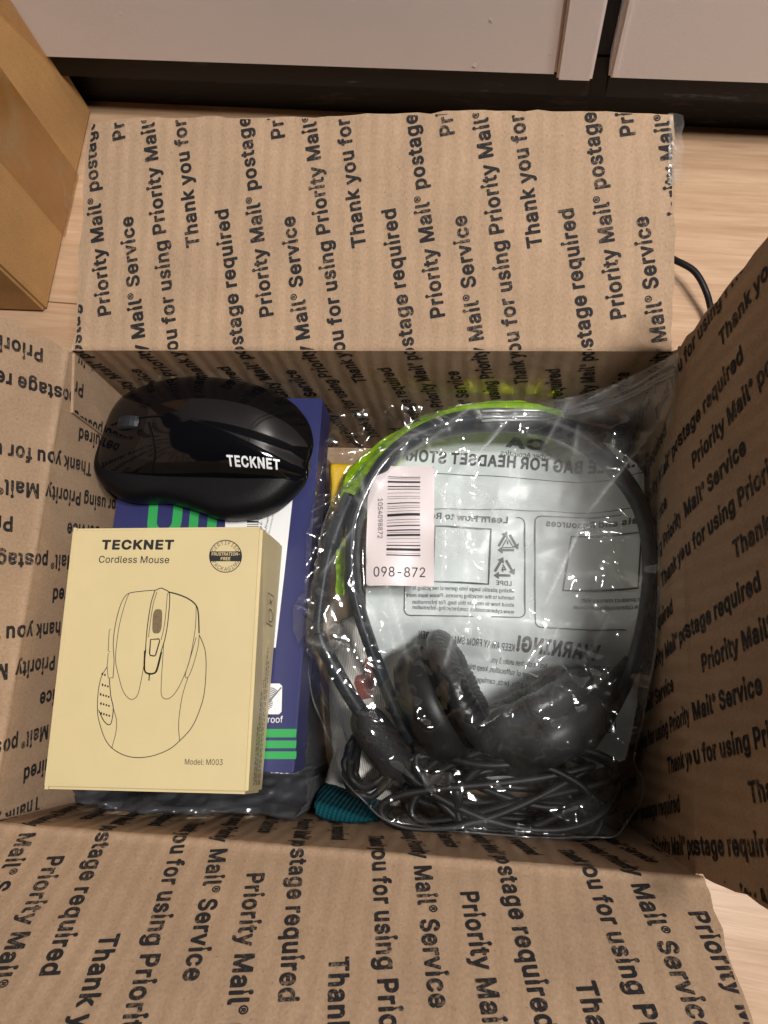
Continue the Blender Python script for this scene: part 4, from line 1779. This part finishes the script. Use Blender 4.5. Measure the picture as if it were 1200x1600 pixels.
def mtext(s, x0, y0, x1, y1, capx, bold=.0):
    """mirrored print on the sheet: starts at the right-hand end (x0) and runs left to x1"""
    a = at(x0, y0, ZSH)
    b = at(x1, y1, ZSH)
    put_text(pr, s, a, b, cap=capx * .000327, bold=bold, mirror=True, fn=on_sheet)


def sline(pts, w=.0005, closed=False, n=10):
    P = []
    q_ = list(pts) + ([pts[0]] if closed else [])
    for (x0, y0), (x1, y1) in zip(q_, q_[1:]):
        for k in range(n):
            P.append(at(x0 + (x1 - x0) * k / n, y0 + (y1 - y0) * k / n, ZSH))
    if not closed:
        P.append(at(*q_[-1], ZSH))
    ribbon(pr, on_sheet(np.array(P)), w, (0, 0, 1), closed=closed)


def rrect(x0, y0, x1, y1, sk=0.0, r=9):
    out = []
    for (cx__, cy__, a0) in ((x1 - r, y0 + r, -90), (x1 - r, y1 - r, 0), (x0 + r, y1 - r, 90), (x0 + r, y0 + r, 180)):
        for k in range(4):
            a = math.radians(a0 + k * 30)
            x = cx__ + r * math.cos(a)
            out.append((x, cy__ + r * math.sin(a) + (x - x0) * sk))
    return out


mtext('Cyber Acoustics', 861, 719, 782, 712, 9, .0)
mtext('RESEALABLE BAG FOR HEADSET STORAGE', 1062, 752, 596, 716, 19, .055)
# the maker's mark above it: two dark letter-like blocks
put_text(pr, 'CA', at(852, 704, ZSH), at(790, 698, ZSH), cap=.0052, bold=.08, mirror=True, fn=on_sheet)
sline([(600, 735), (720, 742), (860, 752), (1000, 758)], .0004)
sline([(600, 795), (700, 796), (860, 799), (1005, 808)], .0004)
sline(rrect(632, 806, 820, 962, .02), .0006, True, 2)
sline(rrect(836, 806, 1012, 980, .06), .0006, True, 2)
mtext('Learn How to Recycle', 793, 819, 632, 808, 10, .05)
mtext('Manuals and Resources', 1024, 834, 853, 822, 10, .05)
sline([(680, 823), (767, 828), (763, 914), (676, 910)], .0010, True, 4)
sline([(893, 838), (988, 846), (984, 928), (880, 922)], .0010, True, 4)


def recycle(cx_, cy_, s):
    for k in range(3):
        a0 = math.radians(-90 + 120 * k + 22)
        a1 = math.radians(-90 + 120 * k + 98)
        A = np.array([math.cos(a0), math.sin(a0)])
        B = np.array([math.cos(a1), math.sin(a1)])
        va = np.array([math.cos(math.radians(-90 + 120 * k)), math.sin(math.radians(-90 + 120 * k))])
        vb = np.array([math.cos(math.radians(30 + 120 * k)), math.sin(math.radians(30 + 120 * k))])
        p0, p1 = va + (vb - va) * .2, va + (vb - va) * .72
        sline([(cx_ + p0[0] * s, cy_ + p0[1] * s), (cx_ + p1[0] * s, cy_ + p1[1] * s)], .0013, n=4)
        dd = (p1 - p0) / np.linalg.norm(p1 - p0)
        nn_ = np.array([-dd[1], dd[0]])
        tri = [p1 + nn_ * .3, p1 + dd * .42, p1 - nn_ * .3]
        T_ = on_sheet(np.array([at(cx_ + t[0] * s, cy_ + t[1] * s, ZSH) for t in tri]))
        c_ = np.cross(T_[1] - T_[0], T_[2] - T_[0])
        pr.add(T_ if c_[2] > 0 else T_[::-1], [(0, 1, 2)])


recycle(793, 850, 20)
recycle(787, 890, 20)
sline([(793, 840), (802, 856), (784, 856)], .0006, True, 3)
sline([(793, 845), (793, 851)], .0007)
mtext('4', 791, 894, 783, 894, 11, .05)
mtext('LDPE', 799, 916, 775, 915, 7, .03)
for i_, s_ in enumerate(('Mixing plastic bags into general recycling is', 'harmful to the recycling process. Please learn more', 'about how to recycle this bag. For information', 'www.cyberacoustics.com/recycling-information')):
    ln_ = (158, 168, 158, 158)[i_]
    mtext(s_, 803, 927 + i_ * 11, 803 - ln_, 922 + i_ * 11 - (0 if i_ < 3 else 3), 6, .01)
mtext('For product manuals visit:', 994, 948, 908, 941, 6, .01)
mtext('www.cyberacoustics.com/manuals', 994, 959, 896, 951, 6, .01)
mtext('WARNING!', 938, 1030, 808, 1014, 20, .075)
mtext('KEEP AWAY FROM SMALL CHILDREN.', 805, 1016, 650, 994, 10, .03)
mtext('Not for children under 3 yrs.', 860, 1042, 768, 1032, 8, .01)
mtext('To avoid danger of suffocation, keep this plastic bag', 880, 1062, 690, 1036, 8, .01)
mtext('Do not use in cribs, beds, carriages or play pens.', 876, 1078, 690, 1056, 8, .01)
mtext('HAZARD', 975, 1052, 930, 1046, 8, .01)
sline(rrect(952, 1120, 972, 1146), .0004, True, 2)
pr.build('sheet_print', simple('grey_black_print', (.045, .048, .055), .6), sheet)

# --- top film: a membrane stretched over the headset
film_px = [(556, 742, -.052), (640, 662, -.050), (740, 640, -.048), (830, 634, -.042), (920, 620, -.030), (1000, 590, -.008), (1066, 556, .012), (1064, 610, .006), (1044, 690, -.014), (1034, 790, -.026), (1034, 900, -.030), (1024, 1010, -.034), (1006, 1110, -.040), (984, 1188, -.050), (1004, 1215, -.052), (1000, 1255, -.056), (962, 1312, -.064), (905, 1326, -.070), (880, 1316, -.075), (800, 1326, -.083), (700, 1304, -.083), (610, 1268, -.083), (545, 1215, -.081), (512, 1150, -.080), (489, 1095, -.075), (478, 1010, -.063), (484, 950, -.058), (500, 850, -.055), (520, 800, -.054)]
fp3 = ats(film_px)
XMAX = .1378
fp3 = [np.array([min(p[0], XMAX), max(min(p[1], .1052), -.1045), p[2]]) for p in fp3]
gf = Grid(fp3, .0010)
# boundary heights carried inwards from the outline
bz_num = np.zeros_like(gf.X)
bz_den = np.zeros_like(gf.X)
dense = []
for i in range(len(fp3)):
    a, b = fp3[i], fp3[(i + 1) % len(fp3)]
    for k in range(6):
        dense.append(a + (b - a) * k / 6)
for p in dense:
    w_ = 1 / (((gf.X - p[0]) ** 2 + (gf.Y - p[1]) ** 2) ** 1.5 + 1e-9)
    bz_num += w_ * p[2]
    bz_den += w_
edgez = bz_num / bz_den
obst = np.full(gf.X.shape, -1.0)


def splat(ob, lift=.0012):
    vc = np.array([tuple(v.co) for v in ob.data.vertices])
    quads = np.array([(tuple(p.vertices) + (p.vertices[-1],))[:4] for p in ob.data.polygons if len(p.vertices) <= 4])
    co = [vc]
    if len(quads):
        A_, B_, C_, D_ = (vc[quads[:, k]] for k in range(4))
        for s_ in np.linspace(.1, .9, 5):
            for t_ in np.linspace(.1, .9, 5):
                co.append((A_ * (1 - s_) + B_ * s_) * (1 - t_) + (D_ * (1 - s_) + C_ * s_) * t_)
    co = np.concatenate(co)
    i = np.round((co[:, 0] - gf.xs[0]) / gf.step).astype(int)
    j = np.round((co[:, 1] - gf.ys[0]) / gf.step).astype(int)
    for di in (-1, 0, 1):
        for dj in (-1, 0, 1):
            ii, jj = i + di, j + dj
            ok = (ii >= 0) & (jj >= 0) & (ii < obst.shape[1]) & (jj < obst.shape[0])
            np.maximum.at(obst, (jj[ok], ii[ok]), co[ok, 2] + lift)


def all_meshes(o):
    r = [o] if o.type == 'MESH' else []
    for c in o.children:
        r += all_meshes(c)
    return r


for p in HEAD_PARTS:
    for m_ in all_meshes(p):
        splat(m_)
obst = np.maximum(obst, gs.sample(Zs, gf.X, gf.Y) * (poly_dist(gf.X, gf.Y, spoly)[0] > 0) + .001)
Zf = np.maximum(edgez, obst)
bound = gf.d <= gf.step * 1.2
Zb = edgez
for it in range(260):
    Zn = .25 * (np.roll(Zf, 1, 0) + np.roll(Zf, -1, 0) + np.roll(Zf, 1, 1) + np.roll(Zf, -1, 1))
    Zn = np.maximum(Zn, obst)
    Zf = np.where(bound, Zb, Zn)
# deliberate folds seen in the photograph
MAJOR = [((803, 658), (712, 748), .005, .0030), ((712, 748), (728, 905), .004, .0028), ((728, 895), (738, 1010), .004, .003),
         ((716, 745), (790, 790), .002, .002), ((1012, 690), (905, 822), .005, .004), ((910, 815), (845, 960), .005, .004),
         ((870, 985), (800, 1060), .005, .0035), ((730, 1160), (800, 1095), .005, .004), ((800, 1110), (925, 1085), .003, .004),
         ((835, 1155), (935, 1095), .005, .003), ((600, 1062), (700, 1190), .004, .004), ((585, 840), (640, 1040), .004, .005),
         ((700, 1205), (715, 1310), .005, .0035), ((640, 1190), (712, 1305), .004, .003), ((892, 1180), (915, 1250), .006, .004),
         ((800, 1210), (915, 1160), .006, .01), ((915, 1160), (1000, 1225), .006, .01), ((905, 1262), (915, 1325), .006, .0025),
         ((860, 640), (1050, 585), .003, .003), ((880, 652), (1052, 606), .003, .0025), ((760, 780), (800, 850), .002, .002),
         ((520, 1020), (600, 1150), .003, .003), ((530, 1150), (690, 1250), .004, .003), ((490, 1050), (560, 1100), .003, .003),
         ((640, 700), (600, 770), .004, .003), ((660, 690), (700, 735), .003, .002), ((850, 980), (800, 1080), .003, .003)]
for p, q_, am, w_ in MAJOR:
    zz = -.04
    Zf += crease(gf.X, gf.Y, at(*p, zz), at(*q_, zz), am * .75, w_)
Zf += random_creases(gf.X, gf.Y, fp3, 110, 31, .0016, .015, .07)
msk_ = np.clip(.5 + .7 * vnoise(gf.X, gf.Y, 32, 51), 0, 1)
Zf += .0030 * facets(gf.X, gf.Y, .019, 52) * msk_ + .0011 * facets(gf.X, gf.Y, .0085, 53) * (1 - .6 * msk_)
Zf += .0012 * vnoise(gf.X, gf.Y, 70, 33) + .0006 * (ridged(gf.X, gf.Y, 130, 34) - .3)
# lower part is more crumpled
low = np.clip((-.045 - gf.Y) / .03, 0, 1)
Zf += low * random_creases(gf.X, gf.Y, fp3, 60, 36, .0026, .015, .05)
# the sticker keeps its patch of film flat
stq = [at(592, 728, -.036), at(677, 726, -.036), at(677, 913, -.036), at(570, 914, -.036), at(575, 752, -.036)]
sd_, _, _ = poly_dist(gf.X, gf.Y, stq)


def sticker_z(x, y):
    u = (x - stq[0][0]) / .03
    v = (y - stq[3][1]) / .055
    return H0 - .0405 + .0022 * np.sin(np.clip(v, 0, 1) * 2.4) - .0012 * (u - .5) ** 2 + .0009 * np.sin(v * 8 + u * 4) + .0005 * np.sin(u * 7 - v * 5 + 1)


wst = np.clip((sd_ + .006) / .006, 0, 1)
wst = wst * wst * (3 - 2 * wst)
Zf = Zf * (1 - wst) + (sticker_z(gf.X, gf.Y) - .0007) * wst
obs2 = obst.copy()
for _ in range(2):
    obs2 = np.maximum.reduce([obs2, np.roll(obs2, 1, 0) - .0006, np.roll(obs2, -1, 0) - .0006, np.roll(obs2, 1, 1) - .0006, np.roll(obs2, -1, 1) - .0006])
Zf = np.where(wst < .02, np.maximum(Zf, obs2 + .0006), Zf)
Zs_ = .5 * Zf + .125 * (np.roll(Zf, 1, 0) + np.roll(Zf, -1, 0) + np.roll(Zf, 1, 1) + np.roll(Zf, -1, 1))
Zf = np.where(bound, Zf, np.maximum(Zs_, obst + .0014))
M_FILM = film_material('clear_bag_film', tint=(.955, .965, .965), milk=.012, milkcol=(.84, .88, .89), rough=.095, crinkle=.26, cscale=42, fres=1.44, haze_glints=True)
HAZE_GLINTS = np.zeros_like(gf.X)  # cloudiness of the film, plus fold highlights painted in as white streaks
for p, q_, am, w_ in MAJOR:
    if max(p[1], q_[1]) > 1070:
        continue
    HAZE_GLINTS = np.maximum(HAZE_GLINTS, crease(gf.X, gf.Y, at(*p, -.04), at(*q_, -.04), .40 if p[1] < 1040 else .22, w_ * .11))  # painted highlight line along each upper fold
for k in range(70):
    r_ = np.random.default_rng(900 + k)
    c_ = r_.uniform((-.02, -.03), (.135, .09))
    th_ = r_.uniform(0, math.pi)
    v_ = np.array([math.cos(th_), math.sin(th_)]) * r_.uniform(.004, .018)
    HAZE_GLINTS = np.maximum(HAZE_GLINTS, crease(gf.X, gf.Y, c_ - v_, c_ + v_, r_.uniform(.1, .3), .0004))  # short scattered glints, painted the same way
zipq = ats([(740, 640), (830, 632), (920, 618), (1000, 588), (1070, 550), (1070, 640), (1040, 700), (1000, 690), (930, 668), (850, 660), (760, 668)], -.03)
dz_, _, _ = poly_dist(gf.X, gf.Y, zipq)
HAZE_GLINTS += .16 * np.clip((dz_ + .002) / .006, 0, 1) * (.75 + .5 * vnoise(gf.X, gf.Y, 160, 77))
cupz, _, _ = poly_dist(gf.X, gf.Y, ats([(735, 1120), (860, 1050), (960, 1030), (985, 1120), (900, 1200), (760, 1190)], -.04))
HAZE_GLINTS += .03 * np.clip(cupz / .012, 0, 1) * np.clip(.5 + .8 * ridged(gf.X, gf.Y, 60, 81), 0, 1)
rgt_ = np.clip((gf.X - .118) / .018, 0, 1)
HAZE_GLINTS += .09 * rgt_ * (.7 + .6 * vnoise(gf.X, gf.Y, 90, 78)) * np.clip((gf.Y + .07) / .03, 0, 1)
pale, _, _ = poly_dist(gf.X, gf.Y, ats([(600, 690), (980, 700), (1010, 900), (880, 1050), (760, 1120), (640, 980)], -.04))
HAZE_GLINTS += .022 * np.clip((gf.Y + .045) / .03, 0, 1)
HAZE_GLINTS += .19 * np.clip(pale / .03, 0, 1) * np.clip(.55 + .6 * ridged(gf.X, gf.Y, 40, 79), 0, 1)
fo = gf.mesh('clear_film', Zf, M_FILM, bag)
ha = fo.data.attributes.new('haze_glints', 'FLOAT', 'POINT')
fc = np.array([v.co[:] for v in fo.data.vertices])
ha.data.foreach_set('value', np.clip(gf.sample(HAZE_GLINTS, fc[:, 0], fc[:, 1]), 0, .6).astype(np.float32))
# welded seam round the bag
mb = MB()
sp_ = []
for i in range(len(fp3)):
    a, b = fp3[i], fp3[(i + 1) % len(fp3)]
    for k in range(8):
        p = a + (b - a) * k / 8
        sp_.append(p)
sp_ = np.array(sp_)
sp_[:, 2] = gf.sample(Zf, sp_[:, 0], sp_[:, 1])
for _ in range(3):
    sp_ = .5 * sp_ + .25 * (np.roll(sp_, 1, 0) + np.roll(sp_, -1, 0))
tube(mb, sp_, .0004, 6, ry=.0003, closed=True)
mb.build('welded_seam', film_material('seam_film', tint=(.9, .91, .92), milk=.08, milkcol=(.7, .74, .75), rough=.12, crinkle=.3), bag, True)
# zip strip along the mouth of the bag
mb = MB()
for off_ in (0, 9, 14):
    pts = [(752, 655 + off_), (830, 648 + off_), (900, 636 + off_), (975, 612 + off_), (1030, 590 + off_), (1058, 578 + off_)]
    P = np.array([at(x, y, -.03) for x, y in pts])
    P = catmull(ats([(pts[0][0], pts[0][1], -.040), (pts[1][0], pts[1][1], -.036), (pts[2][0], pts[2][1], -.027), (pts[3][0], pts[3][1], -.012), (pts[4][0], pts[4][1], -.001), (pts[5][0], pts[5][1], .006)]), 8)
    P[:, 0] = np.minimum(P[:, 0], .137)
    P[:, 2] = gf.sample(Zf, P[:, 0], P[:, 1]) + .0006
    tube(mb, P, .0007, 6)
mb.build('zip_strip', film_material('zip_film', tint=(.9, .91, .92), milk=.3, milkcol=(.6, .63, .64), rough=.2, crinkle=.1), bag, True)

# --- barcode sticker
mzoom = lambda x, y: (450 + x / 4.8, 620 + y / 4.8)
out_px = [mzoom(*p) for p in ((770, 508), (930, 506), (1078, 506), (1090, 512), (1096, 526), (1096, 960), (1092, 1395), (1086, 1407), (1072, 1411), (830, 1410), (600, 1408), (586, 1402), (578, 1388), (584, 1050), (594, 740), (612, 612), (690, 578), (735, 556), (752, 540))]
spg = [at(x, y, -.037) for x, y in out_px]
gk = Grid(spg, .0011)
Zk = sticker_z(gk.X, gk.Y)
Zk = Zk + .0016 * np.clip(1 - np.hypot(gk.X - spg[15][0], gk.Y - spg[15][1]) / .008, 0, 1)
stick = gk.mesh('barcode_sticker', Zk, simple('pinkish_white_label', (.70, .625, .64), .35, .45, vary=.03), bag)
pr = MB()


def on_stick(P):
    P = np.array(P)
    P[:, 2] = gk.sample(Zk, P[:, 0], P[:, 1]) + .0003
    return P


for y, h in ((593, 5), (606, 3), (632, 14), (668, 8), (688, 6), (718, 2.4), (745, 2.4), (760, 2.4), (795, 7), (818, 2.4), (832, 3), (855, 2.4), (882, 20), (918, 3), (938, 3), (962, 8), (995, 9), (1012, 3), (1031, 16), (1058, 2.4), (1085, 2.4), (1108, 8), (1138, 18), (1166, 2.4), (1181, 8)):
    x0, x1 = 748 - (y - 593) * .022, 990
    P = []
    for k in range(9):
        x = x0 + (x1 - x0) * k / 8
        P.append(at(*mzoom(x, y), -.037))
    ribbon(pr, on_stick(P), h / 4.8 * .00031, (0, 0, 1))
put_text(pr, '098-872', at(*mzoom(638, 1343), -.037), at(*mzoom(1026, 1343), -.037), cap=72 / 4.8 * .00031, bold=.0, fn=on_stick)
put_text(pr, '1054098872', at(*mzoom(672, 757), -.037), at(*mzoom(668, 1053), -.037), cap=36 / 4.8 * .00031, bold=.0, fn=on_stick)
pr.build('barcode_print', M_BLACK_INK, stick)

# ================================================================== crinkled clear wrapper at the left of the bag
wr_px = [(503, 735, -.048), (508, 690, -.044), (530, 655, -.042), (580, 640, -.044), (640, 636, -.044), (705, 640, -.046), (680, 655, -.05), (610, 700, -.05), (570, 745, -.05), (545, 800, -.05), (528, 870, -.048), (515, 950, -.047), (508, 1012, -.046), (490, 1030, -.047), (468, 1008, -.047), (458, 985, -.047), (462, 955, -.048), (476, 915, -.048), (480, 850, -.048), (490, 790, -.048)]
wp = ats(wr_px)
gw = Grid(wp, .0009)
num = np.zeros_like(gw.X)
den = np.zeros_like(gw.X)
for p in wp:
    w_ = 1 / (((gw.X - p[0]) ** 2 + (gw.Y - p[1]) ** 2) ** 1.2 + 1e-8)
    num += w_ * p[2]
    den += w_
Zw = num / den + random_creases(gw.X, gw.Y, wp, 60, 41, .0028, .015, .05) + .0042 * facets(gw.X, gw.Y, .015, 61) + .002 * vnoise(gw.X, gw.Y, 80, 42) + .0004 * ridged(gw.X, gw.Y, 150, 43)
M_FILM2 = film_material('crinkled_film', tint=(.93, .93, .92), milk=.025, milkcol=(.6, .6, .6), rough=.12, crinkle=.2, cscale=60, fres=1.5)
wrp = gw.mesh('clear_wrapper', Zw, M_FILM2, None)
wrp['label'] = 'crinkled clear plastic wrapper bunched between the navy carton and the headset bag'
wrp['category'] = 'plastic wrapper'

# ================================================================== black cable on the floor at the right
mb = MB()
Fz = -H0 + .0032
path = catmull(ats([(940, 380, Fz), (985, 385, Fz), (1030, 395, Fz + .004), (1056, 407, Fz + .012), (1085, 424, Fz + .014), (1103, 455, Fz + .012), (1112, 490, Fz + .006), (1125, 560, Fz + .001), (1160, 640, Fz)]), 10)
tube(mb, path, .0021, 10)
cb = mb.build('cable', M_CABLE, None, True)
cb['label'] = 'black cable looping over the wooden floor beside the right flap'
cb['category'] = 'cable'
